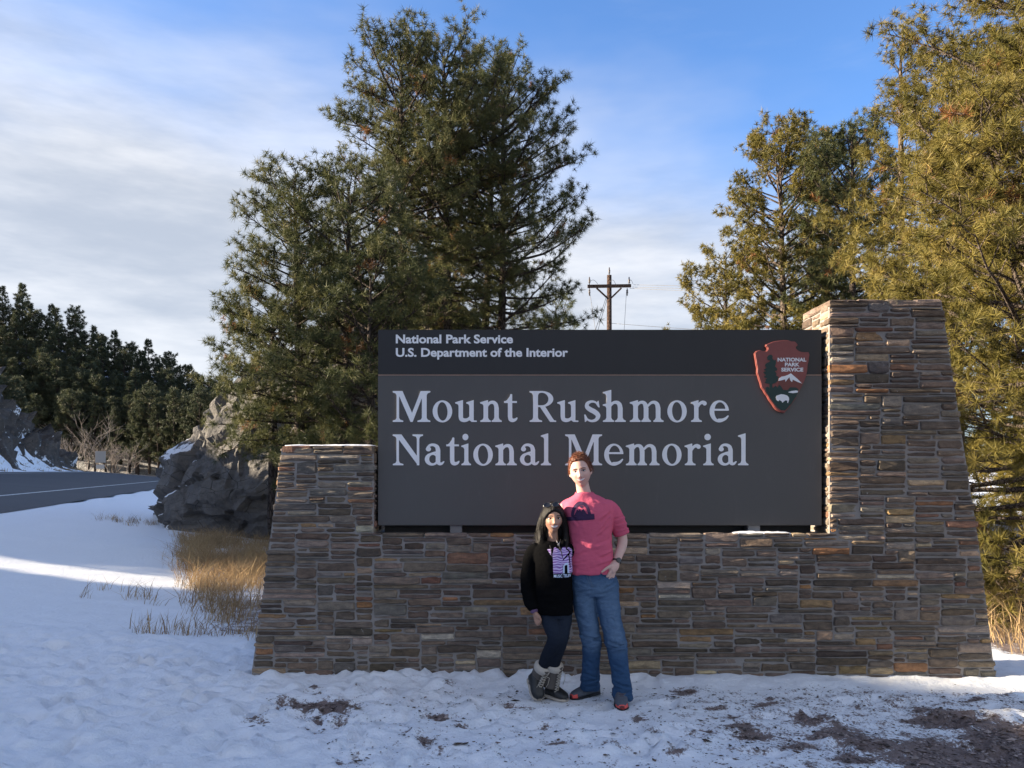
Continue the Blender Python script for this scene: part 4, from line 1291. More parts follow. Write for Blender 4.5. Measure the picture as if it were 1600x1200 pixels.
# ---------------- man
YM = 5.92
def mp(px, py, dy=0.0): return PX(px, py, YM) + np.array([0, dy, 0])
man = empty('person', (float(mp(935, 1090)[0]), YM, 0))
tag(man, 'tall man with short red hair in a raspberry t-shirt and blue jeans, hand in pocket', 'person')
HC = mp(906.3, 736.5, -0.02); HF = head_frame(HC, math.radians(-9), math.radians(-9))
Hc, HB = HF
SK = skull(head_pts(110, 96), 0.0785, .098, .1195)
V, Fc = grid_closed(SK); headp = ([Hc + HB @ v for v in V], Fc)
parts = [headp]
for s in (-1, 1):
    parts.append(ellipsoid(Hc + HB @ np.array([s*.0800, -.008, -.006]), (.0085, .016, .029), 16, 10, HB @ np.array(Matrix.Rotation(s*.35, 3, 'Z'))))
parts.append(limb([Hc + HB @ np.array([0, -.022, -.05]), mp(910, 758, 0.0), mp(913, 772, .01), mp(915, 784, .015)], [.048, .049, .055, .072]))
parts.append(rows([(905, 927, 30, .10), (875, 922, 30, .105), (835, 920, 30, .105), (805, 920, 34, .11), (790, 919, 34, .10), (781, 917, 26, .08), (776, 915, 18, .06)], YM))
# arms, with hands
parts.append(limb([mp(952, 791), mp(962, 808, .025), mp(972, 832, .04), mp(973, 850, .02), mp(966, 866, -.03), mp(961, 877, -.06)], [.036, .036, .036, .038, .033, .028]))
parts.append(limb([mp(961, 876, -.06), mp(957, 883, -.085), mp(950, 889, -.105)], [.027, .038, .034], flat=((.5, 1, .2), .62)))
for a, b, c_ in (((953, 888, -.115), (947, 895, -.118), (943, 903, -.105)), ((955, 889, -.100), (950, 898, -.105), (946, 907, -.095)), ((957, 889, -.088), (953, 899, -.092), (950, 908, -.085)), ((959, 888, -.075), (957, 897, -.08), (954, 905, -.075))):
    parts.append(limb([mp(*a), mp(*b), mp(*c_)], [.0105, .0095, .0085], 8, 3))
parts.append(limb([mp(957, 880, -.095), mp(949, 882.5, -.122), mp(942, 886.5, -.135), mp(936.5, 891, -.136)], [.0125, .0125, .0105, .008], 10, 3))
parts.append(limb([mp(884, 791), mp(866, 815, .10), mp(852, 842, .20), mp(848, 862, .20), mp(856, 878, .16)], [.040, .041, .040, .038, .028]))
parts.append(limb([mp(856, 878, .16), mp(862, 886, .15), mp(868, 893, .145)], [.027, .036, .028], flat=((0, 1, 0), .55)))
for k in range(4): parts.append(limb([mp(866 + 2*k, 891 - k*2, .145), mp(871 + 2*k, 898 - k*3, .14), mp(875 + 2*k, 904 - 3*k, .14)], [.010, .009, .008], 8, 3))
parts.append(limb([mp(860, 880, .14), mp(867, 881, .12), mp(873, 884, .12)], [.012, .011, .009], 8, 3))
# legs inside the jeans
LL = [mp(911, 905), mp(914, 945, -.02), mp(923, 1000, -.03), mp(923, 1040, .0), mp(922, 1078, .06)]
LR = [mp(945, 905), mp(951, 948, -.03), mp(960, 1000, -.08), mp(965, 1042, -.10), mp(969, 1082, -.14)]
parts.append(limb(LL, [.068, .058, .040, .034, .030])); parts.append(limb(LR, [.068, .058, .040, .034, .030]))
bme = remeshed('body', parts, 0.0058, 1, 0.5)
V = get_co(bme).astype(float); loc = (V - Hc) @ HB
g = lambda x0, z0, a, b: np.exp(-((loc[:, 0]-x0)/a)**2 - ((loc[:, 2]-z0)/b)**2) * (loc[:, 1] > 0)
base = np.array([.61, .405, .34]); colr = np.tile(base, (len(V), 1))
def tint(col, wgt):
    global colr
    colr = colr*(1 - wgt[:, None]) + np.array(col)*wgt[:, None]
tint((.58, .30, .26), .5*np.clip(g(.042, -.03, .022, .018) + g(-.042, -.03, .022, .018) + g(0, -.034, .012, .012), 0, 1))
tint((.46, .27, .21), .40*np.clip(sstep(-.045, -.075, loc[:, 2])*sstep(-.135, -.10, loc[:, 2])*sstep(-.02, .03, loc[:, 1]), 0, 1))
tint((.36, .20, .17), .75*np.clip(g(.031, .003, .018, .009) + g(-.031, .003, .018, .009), 0, 1))  # shade of the eye sockets painted into the skin colour
set_col(bme, 'col', colr)
skin = skin_mat('skin_fair')
obj('body', bme, skin, man)
btree = bvh(bme)
lip_m = simple('lips_fair', (.46, .20, .175), 0.4, 0.4, .05); lid_m = simple('lid_shadow_fair', (.07, .032, .025), 0.6, .2, .05); brow_m = simple('brow_red', (.13, .052, .026), 0.7, .2, .1)
face_details(man, btree, HF, None, dict(white=white_eye, iris=simple('iris_blue', (.06, .08, .10), .25, .5), lid=lid_m, brow=brow_m, lip=lip_m, teeth=teeth_m), brow_w=.0034, smile=.033)
# hair
t = MT('hair_red', 0.45, spec=0.4)
n_ = t.noise(30, 4, .6, t.coord('Object', (3, 3, 1))); t.col(t.mix(n_, (.085, .022, .010), (.24, .075, .030))); t.bump(n_, .6, .01)
hair_red = t.m
def zmin_m(x, y):
    front = sstep(.030, .072, y); back = sstep(-.01, -.06, y)
    side_ = .012 - .030*sstep(.055, .07, np.abs(x))*sstep(-.02, .02, y)
    rec = .012*sstep(.02, .05, np.abs(x))*(np.abs(x) < .075)
    return side_*(1 - front)*(1 - back) + front*(.076 + rec) + back*(-.065)
hv = hair_shell(HF, 0.0785, .098, .1195, zmin_m, lambda x, y, z: .008 + .006*sstep(.03, .11, z) + .007*sstep(.0, .08, y)*sstep(.06, .11, z), 31)
hme = mesh('hair', hv[0], hv[1], True); hN = vnormals(hme); hV = np.array(hv[0])
hobj = obj('hair', hme, hair_red, man)
hl = (hV - Hc) @ HB
selh = (hl[:, 2] > zmin_m(hl[:, 0], hl[:, 1]) + .008) & (hl[:, 2] > -.02)
strands(HF, hV, hN, 1700, .022, .0012, lambda q, R_: norm(np.array([.5 + q[0]*5, .25 + (0.5 if q[1] > 0.04 else -.4), .18 if q[2] > .07 else -.7]) + R_.normal(0, .35, 3)), 5, selh).build('hair_strands', hair_red, hobj, True)
# shirt
shirt_parts = [rows([(895, 923, 37, .134), (886, 923, 36.5, .132), (865, 922, 35, .126), (845, 921, 34, .124), (825, 920.5, 35.5, .130), (805, 920, 38, .132), (793, 919.5, 39, .120), (785, 918, 35, .098), (778, 916, 25, .078), (773, 914, 16.0, .066), (770, 913.5, 13.5, .060)], YM),
    limb([mp(944, 791), mp(954, 796, .01), mp(962, 809, .025), mp(968.5, 825, .035), mp(972, 835, .04)], [.056, .060, .060, .058, .056]),
    limb([mp(894, 790), mp(883, 797, .04), mp(867, 818, .11), mp(854, 842, .2)], [.056, .060, .058, .054])]
sme = remeshed('shirt', shirt_parts, 0.0075, 5, 0.6)
fold(sme, .008, 6, 61, (1, 1, 1.5))
fold(sme, .010, 9, 64, (.7, .7, 2.2), lambda V: np.clip(sstep(1.12, 1.02, V[:, 2]) + sstep(.80, .86, V[:, 0])*.8, 0, 1))
creases(sme, [(951, 800, 934, 812, .012, .007), (950, 808, 936, 826, .012, .007), (948, 822, 932, 836, .012, .006), (892, 806, 902, 820, .012, .005),
    (895, 868, 915, 860, .012, .006), (893, 878, 914, 876, .010, .006), (955, 862, 935, 868, .012, .007), (956, 874, 930, 881, .010, .006), (925, 850, 950, 842, .014, .005),
    (958, 812, 977, 806, .009, .007), (961, 820, 981, 815, .008, .008), (964, 828, 983, 824, .007, .008), (930, 779, 948, 786, .010, .004), (905, 840, 925, 848, .015, .004)], YM)
shirt_mat = cloth_mat('raspberry_cotton', (.53, .090, .155), (.61, .120, .190), 500, .85, wr=.35)
shirt = obj('shirt', sme, shirt_mat, man)
stree = bvh(sme)
ink = simple('print_navy', (.045, .022, .060), .8, .2, .2, 60)
pd = lambda *L: (lambda P: d_poly(P, L))
arch = lambda P: np.maximum(np.maximum(d_ell(P, 908.3, 806, 15.2, 22), -d_ell(P, 908.3, 807, 10.8, 17.5)), P[:, 1] - 808)
decal('printed_arch', arch, (891, 925, 782, 809), .9, stree, 5.79, ink, shirt)
decal('printed_peaks', lambda P: U(d_poly(P, [(897, 807), (902.5, 796), (904, 798.5), (906, 795.5), (908.5, 799.5), (911.5, 794.5), (917, 803), (914.5, 807)]), d_poly(P, [(905.2, 790.5), (911.6, 790.3), (908.4, 795.0)])), (896, 918, 789, 808), .7, stree, 5.79, ink, shirt)
decal('printed_banner', pd((886, 808.5), (913, 806), (914.5, 803.2), (928.5, 803), (929, 811.5), (913.5, 812.8), (886, 814.6)), (885, 930, 802, 816), .9, stree, 5.79, ink, shirt)
mbn = MB().tube([mp(913.5 + 14.0*math.cos(a), 770.8 + 2.4*math.sin(a)*1.0, -.064*math.sin(a) + .004) for a in np.linspace(0, 2*math.pi, 40)], .0055, 8)
mbn.build('collar', shirt_mat, shirt, True)
# jeans
jp = [rows([(886, 923.5, 33.5, .122), (895, 925, 36, .130), (910, 927.5, 37.5, .132), (922, 929, 37, .122), (930, 930, 30, .10)], YM),
      limb([mp(912, 905), mp(912.5, 940, -.02), mp(921, 985, -.03), mp(923.5, 1003, -.03), mp(923.5, 1040, .01), mp(922.5, 1076, .055)], [.092, .086, .070, .067, .062, .068]),
      limb([mp(945, 905), mp(949, 942, -.03), mp(957.5, 990, -.08), mp(961, 1005, -.085), mp(965.5, 1042, -.105), mp(969, 1084, -.135)], [.092, .086, .072, .070, .064, .068])]
jme = remeshed('jeans', jp, 0.0075, 4, .6)
fold(jme, .008, 5.5, 71, (1, 1, 1.7))
fold(jme, .016, 8, 73, (.8, .8, 2.6), lambda V: np.clip(sstep(.30, .10, V[:, 2]) + np.exp(-((V[:, 2]-.46)/.09)**2) + .2*sstep(.80, .9, V[:, 2])*sstep(.98,.93,V[:,2]), 0, 1))
creases(jme, [(897, 905, 915, 912, .010, .006), (940, 918, 962, 908, .010, .007), (935, 926, 960, 922, .010, .006), (900, 925, 922, 920, .012, .006), (905, 945, 925, 932, .014, .005),
    (905, 990, 936, 998, .010, .010), (910, 1002, 938, 994, .010, .009), (945, 996, 976, 1006, .010, .011), (946, 1010, 974, 1001, .010, .009), (908, 1050, 934, 1058, .010, .009), (910, 1066, 937, 1060, .009, .010), (912, 1073, 934, 1070, .007, .009),
    (955, 1058, 980, 1066, .010, .010), (957, 1076, 982, 1070, .009, .010), (958, 1083, 980, 1080, .007, .009), (915, 1030, 930, 1040, .012, .006), (952, 1030, 972, 1040, .012, .007), (950, 960, 962, 975, .014, .005), (900, 960, 918, 972, .014, .005)], YM)
V = get_co(jme); N = vnormals(jme)
set_attr(jme, 'fade', np.clip(sstep(.35, .6, V[:, 2])*sstep(.98, .85, V[:, 2])*np.clip(-N[:, 1], 0, 1)*.75 + .4*np.exp(-((V[:, 2]-.45)/.08)**2)*np.clip(-N[:, 1], 0, 1) + .08, 0, 1))
denim = cloth_mat('blue_denim', (.018, .055, .130), (.034, .088, .185), 420, .8, (.17, .26, .38), .9)
jeans = obj('jeans', jme, denim, man)
jtree = bvh(jme)
stitch = simple('stitching', (.10, .14, .20), .8, .2, .2, 60)
seam_c = simple('seam', (.016, .045, .10), .85, .1, .2, 60)
def seam(name, pts, r, mat, parent, tree, y=5.72):
    P = []
    pts = np.array(pts, float)
    for i in range(len(pts)-1):
        for k in range(6): P.append(pts[i] + (pts[i+1]-pts[i])*k/6)
    P.append(pts[-1]); W = []
    for (px, py) in P:
        q = PX(px, py, y); h = tree.ray_cast(Vector((q[0], y-.5, q[2])), Vector((0, 1, 0)))
        if h[0] is not None: W.append(np.array(h[0]) - np.array([0, .0015, 0]))
    if len(W) > 1: MB().tube(W, r, 5).build(name, mat, parent, True)
seam('fly_seam', [(921.5, 888), (922, 905), (925, 914), (928, 917)], .0022, stitch, jeans, jtree, 5.78)
seam('fly_seam', [(917, 888), (917, 900), (920, 910), (926, 918)], .0018, stitch, jeans, jtree, 5.78)
seam('pocket_edge', [(934, 890.5), (940, 898), (949, 903), (958, 903.5)], .0028, seam_c, jeans, jtree, 5.78)
seam('pocket_edge', [(905, 889), (901, 896), (894, 900)], .0022, stitch, jeans, jtree, 5.78)
# watch
wc = mp(961.5, 875.5, -.058); wd = norm(mp(961, 877, -.06) - mp(966, 866, -.03))
ref = norm(np.cross(wd, [0, 1, 0])); r2 = np.cross(wd, ref)
watch_m = simple('watch_black', (.012, .012, .013), .35, .5, .1); face_m = simple('watch_face', (.02, .02, .022), .12, .6, .05)
wt = MB().tube([wc + .0315*(ref*math.cos(a) + r2*math.sin(a)) for a in np.linspace(0, 2*math.pi, 28)], .006, 8).build('wristwatch', watch_m, None, True)
tag(wt, 'black wristwatch with a round dial on the tall man\'s wrist', 'watch')
fd = norm(np.array([.35, -1, .15])); fd = norm(fd - wd*(fd @ wd))
dc = wc + fd*.034
MB().tube([dc - fd*.006, dc + fd*.004, dc + fd*.005], [.020, .020, .017], 20).build('dial', face_m, wt, True)
# shoes
def man_shoe(heel, toe, label):
    up_, so_, tc_, (h, ax, L, sd, up) = shoe_parts(heel, toe, .104, .098)
    s = closed('shoe', up_, simple('shoe_mesh', (.085, .095, .115), .8, .25, .35, 160, .4), man)
    closed('sole', so_, simple('sole_black', (.015, .016, .020), .7, .3, .2, 60), s)
    closed('toe_cap', tc_, simple('coral_rubber', (.72, .10, .085), .6, .3, .08, 60), s)
    for k in range(5):
        u = .36 + .07*k; c = h + ax*L*u + up*(.016 + .098*(1.0 - .95*(u - .3)*1.25) + .001)
        MB().tube([c - sd*.026 - up*.010, c - sd*.012 + up*.0008, c + sd*.012 + up*.0008, c + sd*.026 - up*.010], .0032, 5).build('lace', simple('lace_dark', (.05, .02, .03), .8), s, True)
gz = lambda x, y: float(ground_h(x, y) + near_bumps(np.array([[x]]), np.array([[y]]))[0, 0])
def on_ground(px, Y, dz=.0): x = (px-800)/F*Y; return np.array([x, Y, gz(x, Y) + dz])
man_shoe(on_ground(935, 6.06), on_ground(892.5, 5.92, -.004), '')
man_shoe(on_ground(969, 5.86), on_ground(972.5, 5.615, -.004), '')

# ---------------- woman
YW = 5.84
def wp(px, py, dy=0.0): return PX(px, py, YW) + np.array([0, dy, 0])
wom = empty('person', (float(wp(858, 1090)[0]), YW, 0))
tag(wom, 'short woman with long black hair in a black hoodie, dark jeans and laced boots', 'person')
WC = wp(863.6, 809.6, -.03); WF = head_frame(WC, math.radians(-1), math.radians(5)); Wc, WB = WF
SK = skull(head_pts(110, 96), .071, .090, .1045, 1.0)
V, Fc = grid_closed(SK); parts = [([Wc + WB @ v for v in V], Fc)]
parts.append(limb([Wc + WB @ np.array([0, -.025, -.05]), wp(863.5, 832, 0), wp(864, 845, .01), wp(864, 856, .015)], [.040, .038, .042, .055]))
parts.append(rows([(955, 868, 22, .095), (915, 866, 22, .10), (880, 864, 22, .10), (862, 862, 24, .085), (853, 862, 20, .07), (847, 863, 12, .05)], YW))
parts.append(limb([wp(836, 857), wp(828, 885, .02), wp(825, 915, .01), wp(832, 942, -.04), wp(835.5, 953, -.06)], [.042, .038, .034, .028, .022]))
parts.append(limb([wp(835, 952, -.06), wp(836.5, 958, -.068), wp(838, 963, -.072)], [.021, .030, .027], flat=((1, .5, 0), .55)))
for k, (a, b) in enumerate((((834.5, 963), (836.5, 972.5)), ((837, 964), (839.5, 974.5)), ((839.5, 964), (842, 973.5)), ((841.5, 963), (844.5, 971)))):
    m_ = ((a[0]+b[0])/2 + .4, (a[1]+b[1])/2)
    parts.append(limb([wp(*a, -.070 - .003*k), wp(*m_, -.078 - .003*k), wp(*b, -.072)], [.0085, .0078, .0065], 8, 3))
parts.append(limb([wp(838.5, 955.5, -.078), wp(842.5, 960.5, -.092), wp(845, 967, -.092)], [.0095, .009, .0072], 8, 3))
parts.append(limb([wp(889, 858), wp(902, 880, .16), wp(914, 884, .26)], [.042, .036, .028]))
parts.append(limb([wp(914, 884, .26), wp(920, 885, .27), wp(925, 886, .265)], [.024, .028, .02], flat=((0, 1, 0), .55)))
for k in range(5): parts.append(limb([wp(922, 881.5 + 2.2*k, .265), wp(928, 880.5 + 2.6*k, .26), wp(933, 881 + 2.7*k, .255)], [.0085, .0078, .0065], 8, 3))
LLw = [wp(856, 950), wp(859, 968, -.05), wp(866, 992, -.09), wp(858, 1018, -.03), wp(849, 1044, .05), wp(842, 1066, .07)]
LRw = [wp(879, 950), wp(879, 968, -.03), wp(876, 994, -.06), wp(869, 1020, -.01), wp(864, 1044, .04), wp(861, 1076, .07)]
parts.append(limb(LLw, [.066, .060, .046, .042, .036, .03])); parts.append(limb(LRw, [.066, .060, .046, .042, .036, .03]))
bme = remeshed('body', parts, 0.0058, 1, .5)
V = get_co(bme).astype(float); loc = (V - Wc) @ WB
colr = np.tile(np.array([.40, .235, .165]), (len(V), 1))
tint((.44, .20, .15), .5*np.clip(g(.040, -.03, .022, .018) + g(-.040, -.03, .022, .018), 0, 1))
tint((.25, .13, .09), .5*np.clip(g(.031, .003, .018, .010) + g(-.031, .003, .018, .010), 0, 1))  # eye-socket shade painted into her skin colour too
set_col(bme, 'col', colr)
obj('body', bme, skin_mat('skin_brown'), wom)
wtree = bvh(bme)
face_details(wom, wtree, WF, None, dict(white=white_eye, iris=simple('iris_brown', (.02, .012, .008), .2, .5), lid=simple('lid_dark', (.035, .02, .015), .6, .2), brow=simple('brow_black', (.03, .018, .012), .7, .2), lip=simple('lips_rose', (.36, .13, .12), .35, .45), teeth=teeth_m), k=.90, brow_w=.0028, smile=.029)
t = MT('hair_black', 0.5, spec=0.22)
n_ = t.noise(26, 4, .6, t.coord('Object', (4, 4, .7))); t.col(t.mix(n_, (.004, .0035, .0035), (.013, .010, .009))); t.bump(n_, .7, .012)
hair_black = t.m
zmin_w = lambda x, y: (.050 - 9.0*np.clip(np.abs(x), 0, .07)**2*1.6)*sstep(.0, .06, y) + (-.06)*(1 - sstep(.0, .06, y))
hs = hair_shell(WF, .071, .090, .1045, zmin_w, lambda x, y, z: .015 + .004*sstep(.02, .09, z), 33)
hp = [hs]
def lock(pts, rad, dy0=0.0): hp.append(limb([wp(*q) for q in pts], rad, 12))
lock([(852, 795, -.02), (846.5, 812, -.01), (845, 830, 0), (845.5, 846, -.02), (848, 858, -.06)], [.018, .022, .024, .024, .018])
lock([(850, 800, .03), (844.5, 820, .04), (842.5, 842, .05), (843, 858, .03)], [.022, .025, .027, .02])
lock([(876, 795, -.02), (881, 812, -.01), (883.5, 830, 0), (884, 846, -.02), (882, 857, -.06)], [.018, .021, .023, .023, .018])
lock([(877, 800, .03), (884, 822, .04), (887, 844, .05), (886, 860, .04)], [.022, .025, .026, .018])
lock([(864, 795, .06), (864, 822, .075), (864, 850, .085), (864, 870, .10)], [.05, .058, .055, .03])
lock([(855, 800, .04), (853, 822, .05), (852, 846, .06), (853, 862, .07)], [.035, .04, .04, .03])
lock([(873, 800, .04), (875, 822, .05), (876, 846, .06), (875, 862, .07)], [.035, .04, .04, .03])
wh = remeshed('hair', hp, .006, 7, .6)
V = get_co(wh).astype(float); N = vnormals(wh)
az = np.arctan2(V[:, 0] - Wc[0], -(V[:, 1] - Wc[1]))
set_world(wh, V + N*(.0035*fbm(np.stack([np.cos(az)*12, np.sin(az)*12, V[:, 2]*5], 1), 3, 91, .6))[:, None])
whair = obj('hair', wh, hair_black, wom)
hv = get_co(wh).astype(float); hl = (hv - Wc) @ WB
sel_ = (hl[:, 2] < .09) & ((np.abs(hl[:, 0]) > .062) | (hl[:, 1] < 0)) 
strands(WF, hv, vnormals(wh), 650, .10, .0011, lambda q, R_: np.array([q[0]*.8, -.05, -1.0]), 8, sel_).build('hair_strands', hair_black, whair, True)
# hoodie
hoodp = [rows([(957, 867, 28.5, .130), (948, 866.5, 28.5, .134), (925, 865.5, 28.5, .132), (900, 865, 28.5, .134), (880, 864, 28.5, .132), (864, 862, 30, .115), (855, 861.5, 27, .094), (848, 862, 18, .072), (845, 862.5, 13.5, .062)], YW),
     limb([wp(842, 857), wp(833, 865, .01), wp(827, 888, .02), wp(824.5, 915, .01), wp(829, 936, -.03), wp(834, 950, -.055)], [.052, .056, .054, .053, .050, .041]),
     limb([wp(883, 857), wp(890, 863, .03), wp(902, 880, .16), wp(913, 884, .25)], [.052, .052, .047, .04]),
     limb([wp(849, 850, -.055), wp(846, 845, -.01), wp(850, 842, .06), wp(864, 843, .10), wp(878, 843, .06), wp(880, 846, -.01), wp(878, 851, -.055)], [.020, .026, .030, .034, .030, .026, .020])]
hme = remeshed('hoodie', hoodp, .0075, 4, .6)
fold(hme, .0055, 6, 81, (1, 1, 1.5))
fold(hme, .007, 9, 83, (.8, .8, 2.2), lambda V: sstep(1.0, .75, V[:, 2]))
hoodie_m = cloth_mat('black_fleece', (.0032, .0032, .0036), (.0055, .0055, .006), 300, 1.0, wr=.4, spec=.03)
hood = obj('hoodie', hme, hoodie_m, wom)
htree = bvh(hme)
t = MT('print_purple', .75, spec=.2)
wv = t.n('ShaderNodeTexWave'); wv.inputs['Scale'].default_value = 19; wv.inputs['Distortion'].default_value = 9; wv.inputs['Detail'].default_value = 1.0; wv.inputs['Detail Scale'].default_value = .7
wv.bands_direction = 'Z'; t.put(wv.inputs['Vector'], t.coord())
t.col(t.mix(t.ramp(wv.outputs['Fac'], .35, .6), (.22, .11, .36), (.56, .46, .72)))
purple = t.m
pale = simple('print_pale_blue', (.50, .60, .78), .75, .2, .05, 40)
Mshape = lambda P: np.maximum(d_poly(P, [(864.5, 896), (863.8, 872), (861.5, 869), (855.3, 859.4), (864.5, 858), (868, 856.2), (872.5, 858.5), (875.5, 862), (880, 856.2), (890, 857), (895, 860), (895.5, 896), (886.5, 896), (886.5, 883), (879, 883), (879, 896)]), -d_poly(P, [(862.5, 858.0), (865.8, 858.0), (862.5, 869.5), (861.0, 867)]))
slash = lambda P: U(d_stroke(P, [(879.5, 875.5), (884, 871), (891.5, 864)], [.6, 1.0, 1.1]), d_stroke(P, [(885, 858), (888.5, 861.5), (892, 864)], [.8, .9, .9]), d_stroke(P, [(889, 867), (890, 876), (891.2, 888)], [.9, .9, .6]))
decal('printed_letter', lambda P: np.maximum(Mshape(P), -(slash(P) - .1)), (854, 896, 855, 897), .75, htree, 5.71, purple, hood, .0035)
decal('printed_border', lambda P: np.maximum(d_poly(P, [(879, 896), (879.5, 884), (883, 880.5), (887.5, 879.5), (889.5, 896)]), -d_poly(P, [(881.8, 897), (881.8, 884), (886, 883), (886.5, 897)])), (878, 890, 879, 897), .6, htree, 5.71, pale, hood, .005)
me = text_mesh('MUSIC TELEV', 1.0, .03); V = get_co(me); x0, x1 = V[:, 0].min(), V[:, 0].max(); ch = V[:, 1].max(); W_ = []
for v in V:
    q = PX(865.2 + (v[0]-x0)/(x1-x0)*28.0, 902.0 - v[1]/ch*4.6, 5.71); h = htree.ray_cast(Vector((q[0], 5.1, q[2])), Vector((0, 1, 0)))
    W_.append(tuple(h[0] - Vector((0, .0045, 0))) if h[0] is not None else (q[0], 5.85, q[2]))
set_world(me, np.array(W_)); split_letters('printed_letter', me, pale, hood)
# drawstrings, zip ring, cuff
cord = simple('drawcord', (.012, .012, .014), .8); steel = simple('steel_ring', (.6, .6, .62), .3, .5, .05, metal=1.0)
MB().tube([wp(858, 850, -.115), wp(860, 858, -.140), wp(861.5, 868, -.146)], .0035, 6).build('drawstring', cord, hood, True)
MB().tube([wp(872, 850, -.110), wp(875.5, 860, -.140), wp(877, 868, -.146)], .0035, 6).build('drawstring', cord, hood, True)
rc = wp(871.3, 849.2, -.122)
neck = MB().tube([rc + .0055*np.array([math.cos(a), 0, math.sin(a)]) for a in np.linspace(0, 2*math.pi, 16)], .0014, 5); 
nk = neck.build('necklace', steel, None, True)
tag(nk, 'small silver ring pendant on a chain at the woman\'s neck', 'necklace')
for a, b in (((871, 847.8, -.121), (866.5, 839, -.07)), ((871.6, 847.8, -.121), (875, 841, -.075))):
    MB().tube([wp(*a), wp((a[0]+b[0])/2, (a[1]+b[1])/2 + .5, -.105), wp(*b)], .0012, 4).build('chain', steel, nk, True)
closed('cuff', limb([wp(834, 950.5, -.056), wp(835, 954.5, -.061)], [.032, .029], 14, 3), simple('cuff_purple', (.14, .085, .16), .85, .15, .15, 60), hood)
# sunglasses pushed up on the hair
hrt = bvh(wh)
def onhair(px, py, off):
    q = PX(px, py, 5.75); h = hrt.ray_cast(Vector((q[0], 5.3, q[2])), Vector((0, 1, 0)))
    return (np.array(h[0]) if h[0] is not None else q) + np.array([0, -off, off*.3])
lens_m = simple('dark_lens', (.010, .011, .014), .08, .6, .05); frame_m = simple('black_frame', (.03, .03, .034), .22, .6, .05)
ctr = [onhair(855.2, 789.8, .012), onhair(868.2, 788.6, .012)]
sg = None
for k, c_ in enumerate(ctr):
    U1 = np.array([1, .12*(1 if k == 0 else -1)*-1, .08]); U1 = norm(U1); U2 = norm(np.array([0, .75, .75])); nn = np.cross(U1, U2)
    ringp = [c_ + U1*.027*math.cos(a)*(1.0) + U2*.021*math.sin(a) for a in np.linspace(0, 2*math.pi, 26)]
    mb = MB().tube(ringp, .0026, 6)
    if sg is None:
        sg = mb.build('sunglasses', frame_m, None, True); tag(sg, 'dark sunglasses pushed up on the woman\'s black hair', 'sunglasses')
    else: mb.build('rim', frame_m, sg, True)
    V = [c_ - nn*.004] + [c_ + U1*.026*math.cos(a) + U2*.020*math.sin(a) for a in np.linspace(0, 2*math.pi, 24, endpoint=False)]
    obj('lens', mesh('lens', V, [(0, 1+i, 1+(i+1) % 24) for i in range(24)], True), lens_m, sg)
MB().tube([ctr[0] + [.026, 0, .002], (ctr[0]+ctr[1])/2 + [0, -.004, .007], ctr[1] - [.026, 0, -.002]], .0024, 6).build('bridge', frame_m, sg, True)
MB().tube([ctr[0] - [.026, 0, 0], wp(847.0, 797, -.035), wp(843.8, 808, .02), wp(842.2, 814, .06)], .0026, 6).build('temple_arm', frame_m, sg, True)
MB().tube([ctr[1] + [.026, 0, 0], wp(880.0, 797, -.03), wp(884.5, 808, .02), wp(885.8, 814, .06)], .0026, 6).build('temple_arm', frame_m, sg, True)
# trousers
tp_ = [rows([(945, 867, 24, .105), (955, 867.5, 25.5, .11), (964, 867.5, 24.5, .105)], YW),
       limb(LLw[:5], [.074, .067, .056, .052, .046]), limb(LRw[:5], [.072, .065, .055, .051, .046])]
tme = remeshed('trousers', tp_, .006, 4, .6)
fold(tme, .004, 8, 95, (1, 1, 2.0))
V = get_co(tme); N = vnormals(tme)
set_attr(tme, 'fade', np.clip(np.clip(-N[:, 1], 0, 1)*sstep(.35, .6, V[:, 2])*.25, 0, 1))
obj('trousers', tme, cloth_mat('dark_denim', (.0085, .012, .020), (.014, .019, .030), 420, .85, (.05, .07, .11), .4), wom)
